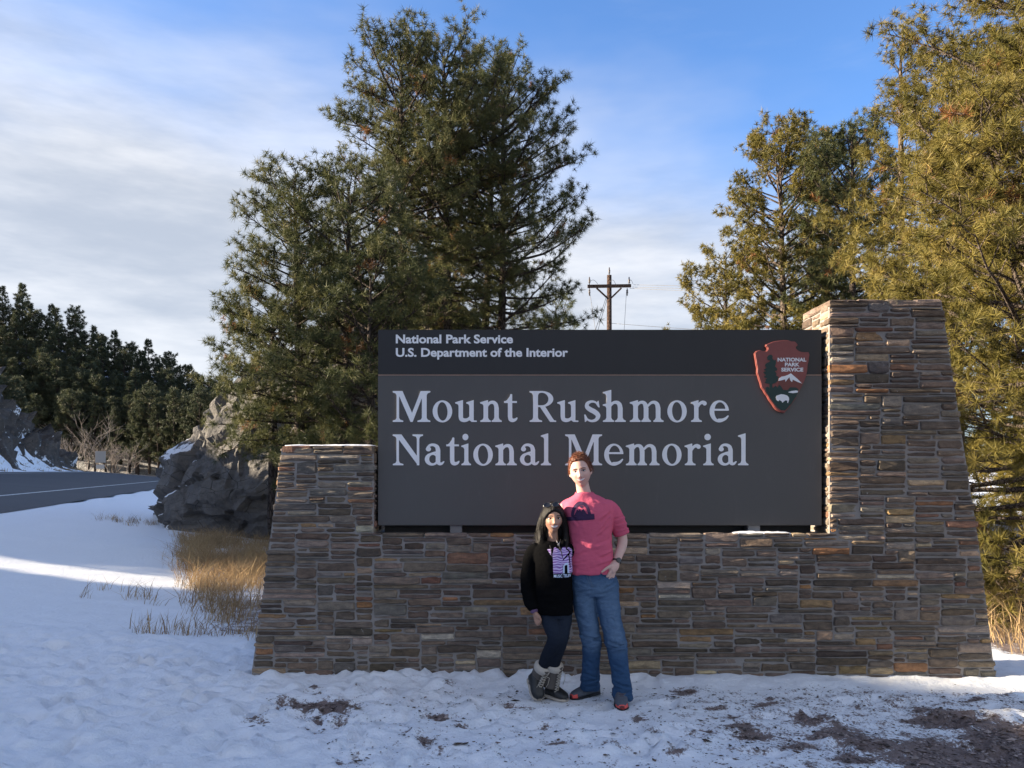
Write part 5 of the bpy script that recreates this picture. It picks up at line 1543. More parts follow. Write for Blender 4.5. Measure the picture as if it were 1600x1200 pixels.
# boots
boot_g = simple('boot_suede', (.105, .092, .082), .85, .2, .2, 60, .3); rubber = simple('boot_rubber', (.016, .017, .018), .45, .45, .15, 40); cream = simple('boot_fleece', (.52, .47, .40), .95, .1, .1, 200, .8)
tan = simple('boot_welt', (.42, .37, .31), .8, .2, .15, 40); lace_m = simple('boot_lace', (.44, .40, .34), .8, .2, .1, 80)
def boot(sh_top, sh_mid, ank, heel, toe, lean):
    b = closed('boot', limb([sh_top, sh_mid, ank], [.062, .057, .056], 18), boot_g, wom)
    up_, so_, tc_, (h, ax, L, sd, up) = shoe_parts(heel, toe, .108, .105)
    closed('rubber_shell', up_, rubber, b); closed('welt', so_, tan, b)
    ax2 = norm(np.array(sh_top) - np.array(sh_mid))
    closed('fleece_cuff', limb([np.array(sh_top) - ax2*.012, np.array(sh_top) + ax2*.018, np.array(sh_top) + ax2*.036], [.0655, .070, .060], 18), cream, b)
    fdir = norm(ax - ax2*(ax @ ax2)); sv = norm(np.cross(fdir, ax2))
    P = [np.array(sh_top)*(1-u) + np.array(ank)*u for u in np.linspace(.06, 1.0, 8)]
    closed('tongue', limb([np.array(sh_top) + ax2*.03 + fdir*.046, np.array(sh_mid) + fdir*.042, np.array(ank) + fdir*.044], [.026, .024, .022], 10), boot_g, b)
    for i in range(7):
        r = .0665
        a = P[i] + fdir*r*.90 - sv*.026; c_ = P[i+1] + fdir*r*.90 + sv*.026; m_ = (a + c_)/2 + fdir*.010
        a2 = P[i] + fdir*r*.90 + sv*.026; c2 = P[i+1] + fdir*r*.90 - sv*.026; m2 = (a2 + c2)/2 + fdir*.0125
        MB().tube([a, m_, c_], .0030, 5).build('lace', lace_m, b, True); MB().tube([a2, m2, c2], .0030, 5).build('lace', lace_m, b, True)
    q = P[0] + fdir*.066
    for s in (-1, 1): MB().tube([q, q + fdir*.02 + sv*s*.03, q + fdir*.025 + sv*s*.04 - ax2*.06, q + fdir*.02 + sv*s*.038 - ax2*.11], .0024, 5).build('lace_end', lace_m, b, True)
x0 = on_ground(846, 5.93)
boot(wp(848, 1047, .05), wp(841.5, 1062, .09), wp(837, 1076, .09), wp(830.5, 1070, .16), np.array([wp(842, 1088, -.0)[0], YW + .02, x0[2] + .004]), 0)
boot(wp(866, 1045, .05), wp(863, 1062, .08), wp(861, 1078, .09), on_ground(854, 5.99), on_ground(886, 5.86, -.002), 0)
# ------------------------------------------------------------------ pines
def needle_mat(name, dark, mid, lite, dead=(0.26, 0.12, 0.045), trans=0.30):
    t = MT(name, 0.55, spec=0.25)
    v = t.attr('v')
    cr = t.n('ShaderNodeValToRGB'); el = cr.color_ramp.elements
    el[0].position = 0.0; el[0].color = (*dark, 1); el[1].position = 0.97; el[1].color = (*lite, 1)
    e = el.new(0.5); e.color = (*mid, 1)
    e = el.new(0.985); e.color = (*dead, 1)
    t.put(cr.inputs[0], v)
    t.col(cr.outputs[0])
    tr = t.n('ShaderNodeBsdfTranslucent'); t.put(tr.inputs[0], cr.outputs[0])
    mx = t.n('ShaderNodeMixShader'); mx.inputs[0].default_value = trans
    out = t.nt.nodes['Material Output']
    t.nt.links.new(t.b.outputs[0], mx.inputs[1]); t.nt.links.new(tr.outputs[0], mx.inputs[2]); t.nt.links.new(mx.outputs[0], out.inputs['Surface'])
    return t.m
def bark_mat(name, c0, c1):
    t = MT(name, 0.9, spec=0.15)
    p = t.coord('Object', (6, 6, 1.6)); a = t.noise(3, 6, 0.7, p); b = t.voro(3.5, p, 'Distance', 'DISTANCE_TO_EDGE')
    t.col(t.mix(t.ramp(b, 0.0, 0.12), tuple(x * 0.35 for x in c0), t.mix(a, c0, c1)))
    t.bump(t.math('ADD', t.ramp(b, 0, 0.15), a), 0.9, 0.03)
    return t.m
needles_sunlit = needle_mat('needles_sunny', (0.085, 0.080, 0.020), (0.190, 0.158, 0.038), (0.290, 0.225, 0.068), trans=0.28)  # sunlight painted in: brighter, yellower needles for the right-hand pines
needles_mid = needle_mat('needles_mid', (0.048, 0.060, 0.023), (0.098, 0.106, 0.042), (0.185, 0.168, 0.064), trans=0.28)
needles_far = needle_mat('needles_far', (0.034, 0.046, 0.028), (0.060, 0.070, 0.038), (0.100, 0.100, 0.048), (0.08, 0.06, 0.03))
bark_grey = bark_mat('bark_grey', (0.11, 0.085, 0.070), (0.20, 0.16, 0.135))
bark_dark = bark_mat('bark_dark', (0.060, 0.048, 0.042), (0.115, 0.092, 0.080))


def tubes_np(A, B, ra, rb, n=5):
    """independent tapered prisms from A to B"""
    d = norm(B - A)
    ref = np.where(np.abs(d[:, 2:3]) > 0.9, np.array([[1., 0, 0]]), np.array([[0, 0, 1.]]))
    u = norm(np.cross(d, ref)); w = np.cross(d, u)
    V = []
    for k in range(n):
        c, s = math.cos(2*math.pi*k/n), math.sin(2*math.pi*k/n)
        V.append(A + ra[:, None] * (u * c + w * s))
    for k in range(n):
        c, s = math.cos(2*math.pi*k/n), math.sin(2*math.pi*k/n)
        V.append(B + rb[:, None] * (u * c + w * s))
    V = np.stack(V, 1)                                  # m, 2n, 3
    m = len(A); base = (np.arange(m) * 2 * n)[:, None]
    Fq = np.concatenate([np.stack([base[:, 0] + k, base[:, 0] + (k+1) % n, base[:, 0] + n + (k+1) % n, base[:, 0] + n + k], 1) for k in range(n)], 0)
    return V.reshape(-1, 3), Fq

def pine(name, seed, H, base, R, n_limbs, tuft=0.17, K=20, nw=0.006, trunk_r=0.16, shape='round', sec_per_m=5.0, lean=(0, 0), nmat=None, bmat=None,
         side=None, vbias=0.0, loc=(0, 0, 0), label=None, group=None, twigs=2, low_fan=0.0, tip=1.0):
    R_ = np.random.default_rng(seed)
    root = empty(name, loc)
    # trunk
    nz = 16; zz = np.linspace(-0.3, H, nz)
    wob = np.cumsum(R_.normal(0, 0.02 * H / 12, (nz, 2)), 0); wob -= wob[0]
    tx = lean[0] * (zz / H) ** 1.5 + wob[:, 0]; ty = lean[1] * (zz / H) ** 1.5 + wob[:, 1]
    tr = trunk_r * np.clip(1 - zz / H, 0, 1) ** 0.75 + 0.012
    mb = MB(); mb.tube(np.stack([tx, ty, zz], 1), list(tr), 10)
    def trunk_at(z): return np.array([np.interp(z, zz, tx), np.interp(z, zz, ty), z])
    segA, segB, rA, rB = [], [], [], []
    TP, TD, TV = [], [], []
    az = R_.uniform(0, 6.28)
    us = (np.arange(n_limbs) + R_.uniform(-.4, .4, n_limbs)) / n_limbs
    us = np.clip(us, 0, 1) ** 0.95
    for u in us:
        z = base + (H * 0.985 - base) * u
        az += 2.4 + R_.normal(0, 0.5)
        if shape == 'round': prof = math.sqrt(max(0.0, 1 - max(0, (u - 0.40) / 0.62) ** 2.2)) * (0.70 + 0.30 * min(1, u * 3)) + 0.05
        elif shape == 'cone': prof = (1 - u) ** 0.8 * 0.95 + 0.07
        else: prof = min(1, (1 - u) * 1.5 + 0.1) * (0.35 + 0.65 * min(1, u * 2.0))
        L = R * prof * R_.uniform(0.62, 1.12)
        if side is not None:
            L *= 1 + side[2] * math.cos(az - side[1]) if side[0] else 1
        L = max(L, 0.25)
        e0 = math.radians(-12 + 50 * u + R_.normal(0, 8)) - low_fan * (1 - u)
        d = np.array([math.cos(az) * math.cos(e0), math.sin(az) * math.cos(e0), math.sin(e0)])
        p = trunk_at(z); r0 = min(0.055, 0.014 + 0.014 * L) * (trunk_r / 0.16) ** 0.5
        ns = max(3, int(L / 0.28)); pts = [p]
        for i in range(ns):
            d = norm(d + np.array([R_.normal(0, .10), R_.normal(0, .10), 0.055 + R_.normal(0, .07)]))
            p = p + d * L / ns; pts.append(p)
        pts = np.array(pts); rr = np.linspace(r0, 0.006, ns + 1)
        segA.append(pts[:-1]); segB.append(pts[1:]); rA.append(rr[:-1]); rB.append(rr[1:])
        nsec = max(3, int(L * sec_per_m))
        sgn = 1
        for s in np.sort(R_.uniform(0.30, 1.0, nsec)):
            f = s * ns; i = min(int(f), ns - 1); q = pts[i] + (pts[i+1] - pts[i]) * (f - i)
            dl = norm(pts[i+1] - pts[i]); sgn = -sgn
            lat = norm(np.cross(dl, [0, 0, 1.0])) * sgn
            ang = R_.uniform(0.45, 1.05)
            sd = norm(dl * math.cos(ang) + lat * math.sin(ang) + np.array([0, 0, R_.normal(0.16, .22)]))
            sl = (0.16 + 0.34 * L * (1.05 - s)) * R_.uniform(0.6, 1.2)
            sl = min(sl, 0.9)
            e = q + sd * sl * 0.55; sd2 = norm(sd + np.array([0, 0, 0.28])); e2 = e + sd2 * sl * 0.45
            segA.append(np.array([q, e])); segB.append(np.array([e, e2])); rA.append(np.array([.009, .006])); rB.append(np.array([.006, .004]))
            vv = np.clip(R_.normal(0.45 + vbias, 0.2), 0.0, 0.96)
            if R_.random() < 0.010: vv = 1.0
            TP.append(e2); TD.append(sd2); TV.append(vv)
            if sl > 0.40:
                TP.append(e + sd * 0.02); TD.append(norm(sd + R_.normal(0, .3, 3) + [0, 0, .3])); TV.append(vv)
            for k in range(twigs):
                fr = R_.uniform(0.70, 1.0); b0 = q + (e2 - q) * fr
                td = norm(sd + R_.normal(0, 0.65, 3) + np.array([0, 0, 0.25])); tl = R_.uniform(0.10, 0.30)
                b1 = b0 + td * tl
                if K > 40: segA.append(b0[None]); segB.append(b1[None]); rA.append(np.array([.005])); rB.append(np.array([.003]))
                TP.append(b1); TD.append(td); TV.append(vv if vv == 1.0 else np.clip(vv + R_.normal(0, .1), 0, .96))
        TP.append(pts[-1]); TD.append(d); TV.append(0.5 + vbias)
    # leader
    TP.append(trunk_at(H)); TD.append(np.array([0, 0, 1.0])); TV.append(0.6)
    A = np.concatenate(segA); B = np.concatenate(segB); ra = np.concatenate(rA); rb = np.concatenate(rB)
    keep = np.linalg.norm(B - A, axis=1) > 1e-4
    Vb, Fb = tubes_np(A[keep], B[keep], ra[keep], rb[keep], 4 if K > 40 else 3)
    def child(nm, me, mat):
        o = bpy.data.objects.new(nm, me); COL.objects.link(o); me.materials.append(mat); o.parent = root; return o
    child('trunk', mesh('trunk', mb.V, mb.F, True), bmat or bark_dark)
    child('limbs', mesh_np('limbs', Vb, Fb, True), bmat or bark_dark)
    # needles
    TP = np.array(TP); TD = norm(np.array(TD)); TV = np.array(TV); n = len(TP)
    d = np.repeat(TD, K, 0); pz = np.repeat(TP, K, 0)
    rnd = norm(R_.normal(0, 1, (n * K, 3)))
    rad = norm(rnd - d * (rnd * d).sum(1, keepdims=True))
    al = R_.uniform(0.1, 1.0, n * K) ** 0.7 * 1.85
    td = d * np.cos(al)[:, None] + rad * np.sin(al)[:, None]
    ln = tuft * np.repeat(R_.uniform(0.75, 1.2, n), K) * R_.uniform(0.8, 1.15, n * K)
    p0 = pz + d * (R_.uniform(-0.35, 0.15, n * K) * tuft)[:, None]
    sidev = norm(np.cross(td, norm(R_.normal(0, 1, (n * K, 3))))) * (nw * 0.5)
    tipp = p0 + td * ln[:, None]; mid = p0 + td * (ln * 0.55)[:, None]
    V = np.stack([p0 - sidev * 0.5, mid + sidev, tipp, mid - sidev], 1).reshape(-1, 3) if K > 60 else np.stack([p0 - sidev, p0 + sidev, tipp], 1).reshape(-1, 3)
    k_ = 4 if K > 60 else 3
    Fn = np.arange(n * K * k_).reshape(-1, k_)
    me = mesh_np('crown', V, Fn, False)
    set_attr(me, 'v', np.repeat(np.clip(np.repeat(TV, K) + np.where(np.repeat(TV, K) > .98, 0, R_.normal(0, .05, n * K)), 0, 1), k_))
    child('crown', me, nmat or needles_mid)
    if label: tag(root, label, 'tree', group)
    return root

def at(px, Y, dz=0.0):
    X = (px - 800) / F * Y
    return (X, Y, float(ground_h(X, Y)) + dz)
def topz(py, Y): return CAMH - (py - HOR) / F * Y

# clump of tall pines behind the left half of the sign
G1 = None
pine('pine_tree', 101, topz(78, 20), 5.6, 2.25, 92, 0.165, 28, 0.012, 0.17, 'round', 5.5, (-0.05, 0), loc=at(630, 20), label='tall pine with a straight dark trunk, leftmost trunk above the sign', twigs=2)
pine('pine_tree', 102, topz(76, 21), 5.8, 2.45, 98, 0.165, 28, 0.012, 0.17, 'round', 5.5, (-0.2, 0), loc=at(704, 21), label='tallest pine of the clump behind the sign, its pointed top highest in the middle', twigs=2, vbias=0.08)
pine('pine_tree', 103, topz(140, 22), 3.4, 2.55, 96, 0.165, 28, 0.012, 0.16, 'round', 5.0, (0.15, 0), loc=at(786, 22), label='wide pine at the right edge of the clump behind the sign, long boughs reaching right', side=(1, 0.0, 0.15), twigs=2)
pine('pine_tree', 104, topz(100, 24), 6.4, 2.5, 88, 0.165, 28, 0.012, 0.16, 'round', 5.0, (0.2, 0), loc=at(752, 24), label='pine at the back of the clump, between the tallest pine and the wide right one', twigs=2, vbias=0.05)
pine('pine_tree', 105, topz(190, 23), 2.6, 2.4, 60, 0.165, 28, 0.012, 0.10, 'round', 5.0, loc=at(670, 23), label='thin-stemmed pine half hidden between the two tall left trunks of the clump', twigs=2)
# smaller pines to the left, in front of the outcrop
pine('pine_tree', 106, topz(285, 16.8), 2.2, 1.55, 96, 0.15, 29, 0.011, 0.13, 'round', 6.5, (-0.15, 0), loc=at(470, 16.8), label='small bushy pine with a pointed top, leftmost tree in front of the rock outcrop', low_fan=0.15, twigs=2)
pine('pine_tree', 107, topz(285, 16.2), 1.2, 1.9, 90, 0.15, 29, 0.011, 0.13, 'round', 6.5, loc=at(545, 16.2), label='low dark pine between the leftmost bushy pine and the sign', low_fan=0.2, vbias=-0.12, twigs=2)
pine('pine_tree', 108, topz(470, 17.8), 2.5, 1.7, 44, 0.15, 29, 0.011, 0.12, 'round', 6.0, loc=at(425, 17.8), label='low spreading pine whose dark boughs hang over the face of the outcrop', low_fan=0.1, vbias=-0.15, twigs=2)
pine('pine_tree', 120, topz(430, 15.2), 0.6, 1.7, 60, 0.15, 29, 0.011, 0.10, 'round', 6.0, loc=at(580, 15.2), label='short dark pine just behind the left edge of the sign', low_fan=0.15, vbias=-0.15, twigs=2)
# far tree peeping over the sign
pine('pine_tree', 109, topz(470, 60), 4, 2.9, 40, 0.34, 12, 0.03, 0.2, 'round', 3.5, loc=at(868, 60), label='distant pine top just showing above the sign, left of the utility pole', twigs=2)
# right-hand group
pine('pine_tree', 110, topz(205, 28), 1.6, 2.7, 135, 0.18, 20, 0.023, 0.17, 'round', 4.6, (-0.3, 0), loc=at(1228, 28), nmat=needles_sunlit, bmat=bark_grey, label='sunlit pine left of the tall right pier, first tree right of the utility pole', twigs=3, vbias=-0.08)
pine('pine_tree', 111, topz(395, 31), 0.8, 2.3, 84, 0.18, 18, 0.024, 0.12, 'round', 4.6, loc=at(1140, 31), nmat=needles_sunlit, label='short pine over the sign at the far left of the right-hand trees', twigs=3)
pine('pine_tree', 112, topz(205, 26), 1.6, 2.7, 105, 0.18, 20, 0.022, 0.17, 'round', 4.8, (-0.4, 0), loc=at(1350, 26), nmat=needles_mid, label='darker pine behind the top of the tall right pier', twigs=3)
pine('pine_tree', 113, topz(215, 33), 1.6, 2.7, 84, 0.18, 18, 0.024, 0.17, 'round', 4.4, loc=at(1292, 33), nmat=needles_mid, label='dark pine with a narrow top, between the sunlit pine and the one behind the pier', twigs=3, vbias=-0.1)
pine('pine_tree', 114, topz(42, 18), 4.9, 1.5, 48, 0.155, 26, 0.012, 0.13, 'thin', 5.0, (0.05, 0), loc=at(1408, 18), nmat=needles_sunlit, bmat=bark_grey, label='slender pine with a long pale bare trunk rising above the right pier', side=(1, 0.3, 0.35), twigs=3)
pine('pine_tree', 115, 13.5, 1.2, 3.1, 120, 0.15, 36, 0.0105, 0.19, 'round', 6.0, loc=at(1685, 13.2), nmat=needles_sunlit, bmat=bark_grey, label='huge sunlit yellow-green pine filling the upper right corner', twigs=3, low_fan=0.1)
pine('pine_tree', 116, 6.6, 0.2, 2.25, 112, 0.14, 42, 0.0085, 0.12, 'round', 6.5, loc=at(1622, 10.0), nmat=needles_sunlit, bmat=bark_grey, label='low pine with drooping sunlit boughs beside the right end of the wall', twigs=3, low_fan=0.2)
pine('pine_tree', 117, 11.0, 0.8, 2.6, 86, 0.165, 26, 0.013, 0.15, 'round', 5.0, loc=at(1500, 17), nmat=needles_sunlit, bmat=bark_dark, label='pine deep behind the pier, its boughs showing between the slender trunk and the huge pine', twigs=3)

pine('pine_tree', 118, 9.0, 0.3, 2.6, 90, 0.17, 22, 0.015, 0.14, 'round', 5.0, loc=at(1590, 19.5), nmat=needles_sunlit, label='bushy pine behind the low drooping one, seen past the right end of the wall', twigs=3)
# far wooded hillside: four kinds, copied
def copy_tree(o, parent=None):
    c = o.copy(); COL.objects.link(c); c.parent = parent
    for ch in o.children:
        d = ch.copy(); COL.objects.link(d); d.parent = c
    return c
protos = []
for k in range(5):
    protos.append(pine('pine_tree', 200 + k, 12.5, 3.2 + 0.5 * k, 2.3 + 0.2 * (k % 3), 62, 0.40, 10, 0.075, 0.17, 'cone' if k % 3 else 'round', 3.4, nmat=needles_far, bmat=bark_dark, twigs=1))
RF = random.Random(77)
used = set(); placed = []
def put_tree(x, y, z, label, group, s=1.0):
    k = RF.randrange(5)
    if k not in used: o = protos[k]; used.add(k)
    else: o = copy_tree(protos[k])
    o.location = (x, y, z); o.rotation_euler = (RF.gauss(0, .015), RF.gauss(0, .015), RF.uniform(0, 6.28))
    sc = s * RF.uniform(0.86, 1.12); o.scale = (sc * RF.uniform(.9, 1.1), sc * RF.uniform(.9, 1.1), sc)
    tag(o, label, 'tree', group)
tries = 0
while len(placed) < 230 and tries < 6000:
    tries += 1
    Y = 109 + 46 * RF.random() ** 1.2; px = RF.uniform(-60, 400)
    X = (px - 800) / F * Y
    t1, w1 = tw(np.array([X]), np.array([Y]))
    if -3.5 < w1[0] < RW + 3: continue
    md = 2.1 if Y < 130 else 2.8
    if any((X - a) ** 2 + (Y - b) ** 2 < md * md for a, b in placed): continue
    placed.append((X, Y))
    put_tree(X, Y, float(ground_h(X, Y)) - 0.2, 'dark pine in the wood on the far hillside beyond the road', 'pines on the far wooded hillside')
# trees on top of the cutting
def on_hill(t, w, label, group, s=1.0):
    x, y = tw_inv(t, w); x, y = float(x), float(y)
    put_tree(x, y, float(ground_h(x, y)) - 0.4, label, group, s)
for (tt, ww, s) in ((66, 24, .85), (70, 27, .95), (73, 22, .8), (76, 26, .9), (79, 21, .85), (62, 29, 1.0), (82, 25, .9), (84, 19.5, .85), (88, 23, 1.0), (92, 19, .95), (91, 26, 1.0), (69, 31, 1.05), (75, 32, 1.0), (60, 24, .7)):
    on_hill(tt, ww, 'dark pine standing on top of the snowy road cutting at the left', 'pines above the road cutting', s)
for (x, y, sc_) in ((-27.5, 13.6, .42), (-30.0, 11.2, .5), (-33.0, 14.6, .55), (-29.0, 9.6, .6), (-26.5, 16.4, .55)):  # out-of-view pines added to break up the sun streak on the snow
    put_tree(x, y, float(ground_h(x, y)) - 0.3, 'unseen pine added on the hill across the road to dapple the sunlight', 'unseen pines added to dapple the sunlight', sc_)
# utility pole, road sign, shrubs etc.
wood = bark_mat('weathered_pole', (0.075, 0.048, 0.038), (0.14, 0.09, 0.07))
PY = 40.0
def pp(px, py, Y=PY): return tuple(PX(px, py, Y))
pole = empty('utility_pole', at(952, PY))
tag(pole, 'weathered wooden utility pole with one crossarm rising behind the sign', 'utility pole')
b0 = np.array(at(952, PY)); tp = np.array(pp(952, 430))
mb = MB(); mb.tube([b0 - [0, 0, .5], (b0 + tp) / 2, tp], [0.17, 0.145, 0.115], 12); mb.build('pole_shaft', wood, pole, True)
def bar(name, a, b, w, h, mat, parent):
    a = np.array(a); b = np.array(b); d = b - a; L = np.linalg.norm(d); d = d / L
    s = np.cross(d, [0, 1, 0]); s /= np.linalg.norm(s); f = np.array([0, 1, 0])
    V = [];
    for q in (a, b):
        for i, j in ((-1, -1), (1, -1), (1, 1), (-1, 1)): V.append(q + s * h / 2 * i + f * w / 2 * j)
    return MB().add(V, [(0,1,2,3),(7,6,5,4),(0,4,5,1),(1,5,6,2),(2,6,7,3),(3,7,4,0)]).build(name, mat, parent)
bar('crossarm', pp(918, 447.5, PY - .2), pp(986, 446.5, PY - .2), 0.12, 0.15, wood, pole)
bar('brace', pp(932, 450, PY - .3), pp(950.5, 467, PY - .2), 0.05, 0.08, wood, pole)
bar('brace', pp(971, 450, PY - .3), pp(953.5, 467, PY - .2), 0.05, 0.08, wood, pole)
ins_mat = simple('insulator', (0.10, 0.085, 0.08), 0.35, 0.5, 0.1, 10)
def insulator(px, py, up=1):
    x, y, z = pp(px, py, PY - .2)
    mb = MB(); prof = [(0, .02), (.08, .02), (.09, .05), (.14, .05), (.15, .03), (.2, .055), (.26, .055), (.28, .03), (.36, .035), (.40, .015)]
    mb.tube([(x, y, z + up * a) for a, _ in prof], [r for _, r in prof], 10)
    mb.build('insulator', ins_mat, pole, True)
for px in (921, 983): insulator(px, 445)
for px in (921, 980): insulator(px, 450, -1)
insulator(952, 430)
wire_mat = simple('wire', (0.16, 0.155, 0.15), 0.5, 0.4, 0.1, 10)
def wire(pts, r, name, parent=None):
    P = []
    pts = [np.array(p) for p in pts]
    for i in range(len(pts) - 1):
        for k in range(8): P.append(pts[i] + (pts[i+1] - pts[i]) * k / 8)
    P.append(pts[-1]); 
    return MB().tube(P, r, 4).build(name, wire_mat, parent, True)
def sag(a, b, s, n=20):
    a = np.array(a); b = np.array(b)
    return [a + (b - a) * k / n - np.array([0, 0, 4 * s * (k / n) * (1 - k / n)]) for k in range(n + 1)]
def span(a, b, s, r, label):
    o = MB().tube(sag(a, b, s), r, 4).build('power_line', wire_mat, None, True)
    return tag(o, label, 'power line', 'power lines')
span(pp(990, 445.0), pp(1760, 452, 26), 0.05, 0.011, 'thin power line running right from the crossarm, uppermost of the three')
span(pp(988, 448.5), pp(1760, 462, 25), 0.05, 0.011, 'thin power line running right from the crossarm, middle of the three')
span(pp(984, 450.5), pp(1760, 470, 24), 0.08, 0.011, 'thin power line running right from the crossarm, lowest of the three')
span(pp(954, 505), pp(1500, 535, 34), 0.1, 0.010, 'thin cable leaving the pole just above the top edge of the sign')
for (a, b, nm) in (((921, 453), (931, 520), 'guy'), ((948, 462), (929, 520), 'guy'), ((950, 462), (933, 520), 'guy'), ((979, 453), (975, 520), 'drop')):
    wire([pp(*a, PY - .2), pp(b[0], b[1], PY - .2), at(b[0] + (b[0] - a[0]) * 3.2, PY - .2)], 0.012, 'guy_wire' if nm == 'guy' else 'drop_wire', pole)
for (x0, x1) in ((921, 934), (953, 962), (983, 989)):
    pts = [pp(x0 + (x1 - x0) * k / 8, 441 - 5.0 * math.sin(math.pi * k / 8) + (3 * k / 8), PY - .2) for k in range(9)]
    MB().tube(pts, 0.010, 4).build('jumper_wire', wire_mat, pole, True)

rs = empty('road_sign', at(157, 94))
tag(rs, 'small road sign seen from behind, grey board on a post at the bend', 'road sign')
x, y, z = at(157, 94)
bevel_box('sign_board', x - 0.62, y - 0.02, topz(723, 94), x + 0.62, y + 0.02, topz(705, 94), 0.008, simple('alu_back', (0.42, 0.43, 0.44), 0.5, 0.4, 0.08, 3), rs)
bevel_box('plaque', x - 0.55, y - 0.02, topz(732.5, 94), x + 0.45, y + 0.02, topz(726, 94), 0.008, simple('alu_plaque', (0.55, 0.56, 0.57), 0.5, 0.4, 0.08, 3), rs)
MB().tube([(x, y + 0.06, z - 0.3), (x, y + 0.06, topz(706, 94))], 0.05, 8).build('post', gsteel, rs)

# bare pale shrubs at the foot of the wood
twig_mat = simple('bare_twig', (0.26, 0.22, 0.19), 0.8, 0.2, 0.2, 8)
def shrub(px, Y, h, seed, label):
    R_ = random.Random(seed); x, y, z = at(px, Y)
    r = empty('bare_shrub', (x, y, z)); mb = MB()
    def grow(p, d, L, rad, lev):
        pts = [p]
        for i in range(4):
            d = norm(d + np.array([R_.gauss(0, .16), R_.gauss(0, .16), R_.gauss(0.03, .1)])); p = p + d * L / 4; pts.append(p)
            if lev and i: 
                for _ in range(2): grow(p, norm(d + np.array([R_.gauss(0, .6), R_.gauss(0, .6), R_.gauss(0.1, .3)])), L * R_.uniform(.4, .65), rad * .55, lev - 1)
        mb.tube(pts, [rad, rad * .85, rad * .7, rad * .5, rad * .25], 4, False)
    for _ in range(R_.randint(4, 6)):
        grow(np.array([x, y, z - .1]), norm(np.array([R_.gauss(0, .55), R_.gauss(0, .4), 1.0])), h * R_.uniform(.55, .9), 0.045, 2)
    mb.build('branches', twig_mat, r)
    tag(r, label, 'shrub', 'bare shrubs at the edge of the wood')
for i, (px, Y, h) in enumerate(((122, 99, 5), (136, 102, 6), (176, 106, 4.5), (108, 97, 3.2), (150, 108, 4), (195, 112, 4.2), (64, 88, 3.5))):
    shrub(px, Y, h, 300 + i, 'pale leafless shrub at the foot of the dark wood by the road')
# ------------------------------------------------------------------ dry grass, litter, gravel
def grass_mat(name, c0, c1, c2):
    t = MT(name, 0.75, spec=0.2)
    cr = t.n('ShaderNodeValToRGB'); el = cr.color_ramp.elements
    el[0].color = (*c0, 1); el[1].color = (*c2, 1); e = el.new(0.5); e.color = (*c1, 1)
    t.put(cr.inputs[0], t.attr('v')); t.col(cr.outputs[0])
    tr = t.n('ShaderNodeBsdfTranslucent'); t.put(tr.inputs[0], cr.outputs[0])
    mx = t.n('ShaderNodeMixShader'); mx.inputs[0].default_value = 0.25
    t.nt.links.new(t.b.outputs[0], mx.inputs[1]); t.nt.links.new(tr.outputs[0], mx.inputs[2]); t.nt.links.new(mx.outputs[0], t.nt.nodes['Material Output'].inputs['Surface'])
    return t.m
dry = grass_mat('dry_grass', (0.15, 0.10, 0.065), (0.31, 0.21, 0.115), (0.50, 0.36, 0.19))
def grass(name, pts, hmin, hmax, per, spread, seed, label, wid=0.006, vb=0.0):
    R_ = np.random.default_rng(seed)
    P = np.repeat(np.array(pts), per, 0); n = len(P)
    P[:, :2] += R_.normal(0, spread, (n, 2))
    P[:, 2] = ground_h(P[:, 0], P[:, 1]) - 0.02
    h = R_.uniform(hmin, hmax, n) * np.repeat(R_.uniform(.55, 1.15, len(pts)), per)
    az = R_.uniform(0, 6.28, n); bend = R_.uniform(0.2, 1.5, n)
    lean = np.repeat(R_.normal(0, .55, (len(pts), 2)), per, 0)
    dx = np.cos(az) * bend + lean[:, 0]; dy = np.sin(az) * bend + lean[:, 1]
    q1 = P + np.stack([dx * h * .18, dy * h * .18, h * .5], 1); q2 = P + np.stack([dx * h * .62, dy * h * .62, h * .92], 1)
    sv = np.stack([-np.sin(az), np.cos(az), 0 * az], 1) * wid * 0.5
    sv = sv + R_.normal(0, wid * .25, (n, 3))
    V = np.stack([P - sv, P + sv, q1 + sv * .8, q1 - sv * .8, q2], 1).reshape(-1, 3)
    b = (np.arange(n) * 5)[:, None]
    Fc = np.concatenate([b + np.array([[0, 1, 2]]), b + np.array([[0, 2, 3]]), b + np.array([[3, 2, 4]])], 0)
    me = mesh_np(name, V, Fc)
    v = np.clip(np.repeat(R_.uniform(0, 1, len(pts)), per) * .7 + R_.uniform(0, .4, n) + vb, 0, 1)
    set_attr(me, 'v', np.repeat(v, 5))
    return tag(obj(name, me, dry), label, 'grass', kind='stuff')
RG = random.Random(5)
pts = []
POLYG = [(-3.55, 9.2), (-2.2, 8.4), (-2.15, 12), (-2.6, 19.6), (-8.8, 21.0), (-7.4, 17.5), (-5.8, 14.0), (-4.5, 11.2)]
def inpoly(x, y, poly):
    c = False; n = len(poly)
    for i in range(n):
        (x1, y1), (x2, y2) = poly[i], poly[(i + 1) % n]
        if (y1 > y) != (y2 > y) and x < (x2 - x1) * (y - y1) / (y2 - y1) + x1: c = not c
    return c
while len(pts) < 1000:
    x, y = RG.uniform(-9, -2), RG.uniform(8.2, 21)
    if inpoly(x, y, POLYG) and fbm(np.array([[x * 1.1, y * 0.8, 2.2]]), 3, 55)[0] > -0.12 + 0.5 * RG.random() ** 3: pts.append((x, y, 0))
grass('dry_grass', pts, 0.10, 0.46, 26, 0.13, 1, 'brown dry grass between the outcrop and the left end of the wall', vb=0.12)
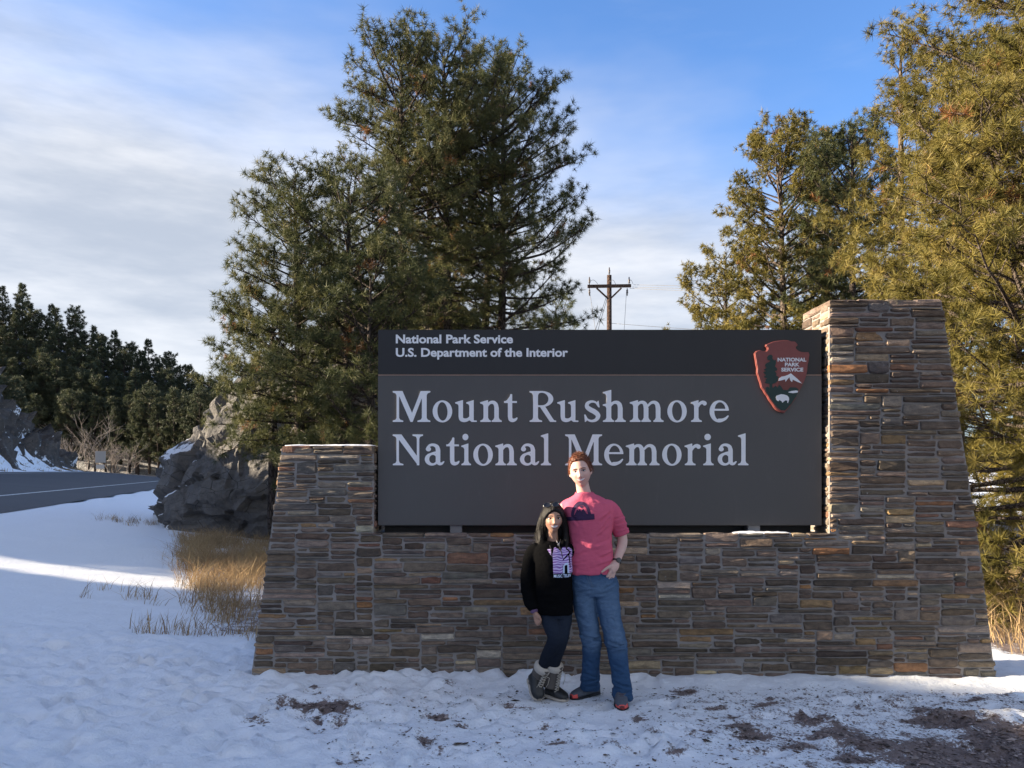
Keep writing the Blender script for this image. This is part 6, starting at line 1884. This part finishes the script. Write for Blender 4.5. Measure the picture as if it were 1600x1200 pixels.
pts = [(RG.gauss(-5.0, .5), RG.gauss(10.5, .35), 0) for _ in range(12)] + [(RG.gauss(-11.0, .5), RG.gauss(22.3, .5), 0) for _ in range(26)] + [(RG.uniform(-4.2, -2.5), RG.gauss(8.4, .25), 0) for _ in range(30)]
grass('dry_grass', pts, 0.10, 0.32, 12, 0.07, 2, 'sparse tufts of dry grass poking out of the snow left of the wall')
pts = [(RG.uniform(4.6, 9), RG.uniform(7.3, 13), 0) for _ in range(420)]
grass('dry_grass', pts, 0.20, 0.5, 22, 0.10, 3, 'tall straw-coloured grass under the pines at the right end of the wall', vb=0.2)
pts = []
for _ in range(340):
    t1 = RG.uniform(20, 92); w1 = RG.choice([RG.uniform(RW + .7, RW + 2.5), RG.uniform(RW + .7, RW + 4)]); a, b = tw_inv(t1, w1); pts.append((float(a), float(b), 0))
grass('dry_grass', pts, 0.2, 0.6, 10, 0.25, 4, 'pale dry grass along the far verge of the road', wid=0.03, vb=0.2)

# gravel and bark litter on the worn ground
def litter(name, n, box, size, cols, seed, label, flat=0.5, thr=0.42):
    R_ = np.random.default_rng(seed)
    out = []
    while sum(len(o) for o in out) < n:
        x = R_.uniform(box[0], box[1], n * 3); y = R_.uniform(box[2], box[3], n * 3)
        mk = bare_mask(x, y) + 0.35 * fbm2(x * 9, y * 9, octaves=3, seed=88)
        out.append(np.stack([x, y], 1)[mk > thr])
    XY = np.concatenate(out)[:n]
    Z = ground_h(XY[:, 0], XY[:, 1]) + near_bumps(XY[:, 0], XY[:, 1]) - 0.010 * np.clip(bare_mask(XY[:, 0], XY[:, 1]), 0, 1)
    s = size * R_.lognormal(0, .45, n)
    O = np.array([[1, 0, 0], [-1, 0, 0], [0, 1, 0], [0, -1, 0], [0, 0, 1], [0, 0, -1]], float)
    a = R_.uniform(0, 6.28, n); el = R_.uniform(.8, 2.4, n)
    D = O[None] * (1 + R_.uniform(-.3, .3, (n, 6, 1)))
    D = D * np.stack([s * el, s, s * flat], 1)[:, None, :]
    X = D[..., 0] * np.cos(a)[:, None] - D[..., 1] * np.sin(a)[:, None]; Y = D[..., 0] * np.sin(a)[:, None] + D[..., 1] * np.cos(a)[:, None]
    V = np.stack([X + XY[:, :1], Y + XY[:, 1:], D[..., 2] + Z[:, None] + (s * flat * .4)[:, None]], -1).reshape(-1, 3)
    f = np.array([[0,2,4],[2,1,4],[1,3,4],[3,0,4],[2,0,5],[1,2,5],[3,1,5],[0,3,5]])
    Fc = ((np.arange(n) * 6)[:, None, None] + f[None]).reshape(-1, 3)
    me = mesh_np(name, V, Fc)
    c = np.array(cols)[R_.integers(0, len(cols), n)] * R_.uniform(.6, 1.3, (n, 1))
    set_col(me, 'col', np.repeat(c, 6, 0))
    t = MT(name + '_mat', 0.85, spec=0.25); t.col(t.attr('col', 'Color'))
    return tag(obj(name, me, t.m), label, 'gravel' if 'gravel' in name else 'litter', kind='stuff')
litter('gravel', 7000, (-2.5, 5, 4.3, 6.4), 0.0065, [(.16,.12,.11), (.22,.18,.17), (.10,.08,.075), (.28,.23,.21)], 6, 'reddish gravel showing through the worn snow before the wall', 0.6, 0.75)
litter('bark_litter', 8000, (-2.5, 5, 4.3, 6.5), 0.0046, [(.05,.035,.028), (.09,.06,.045), (.035,.028,.022), (.12,.085,.06)], 7, 'dark bark and needle litter scattered over the trampled snow', 0.3, 0.34)
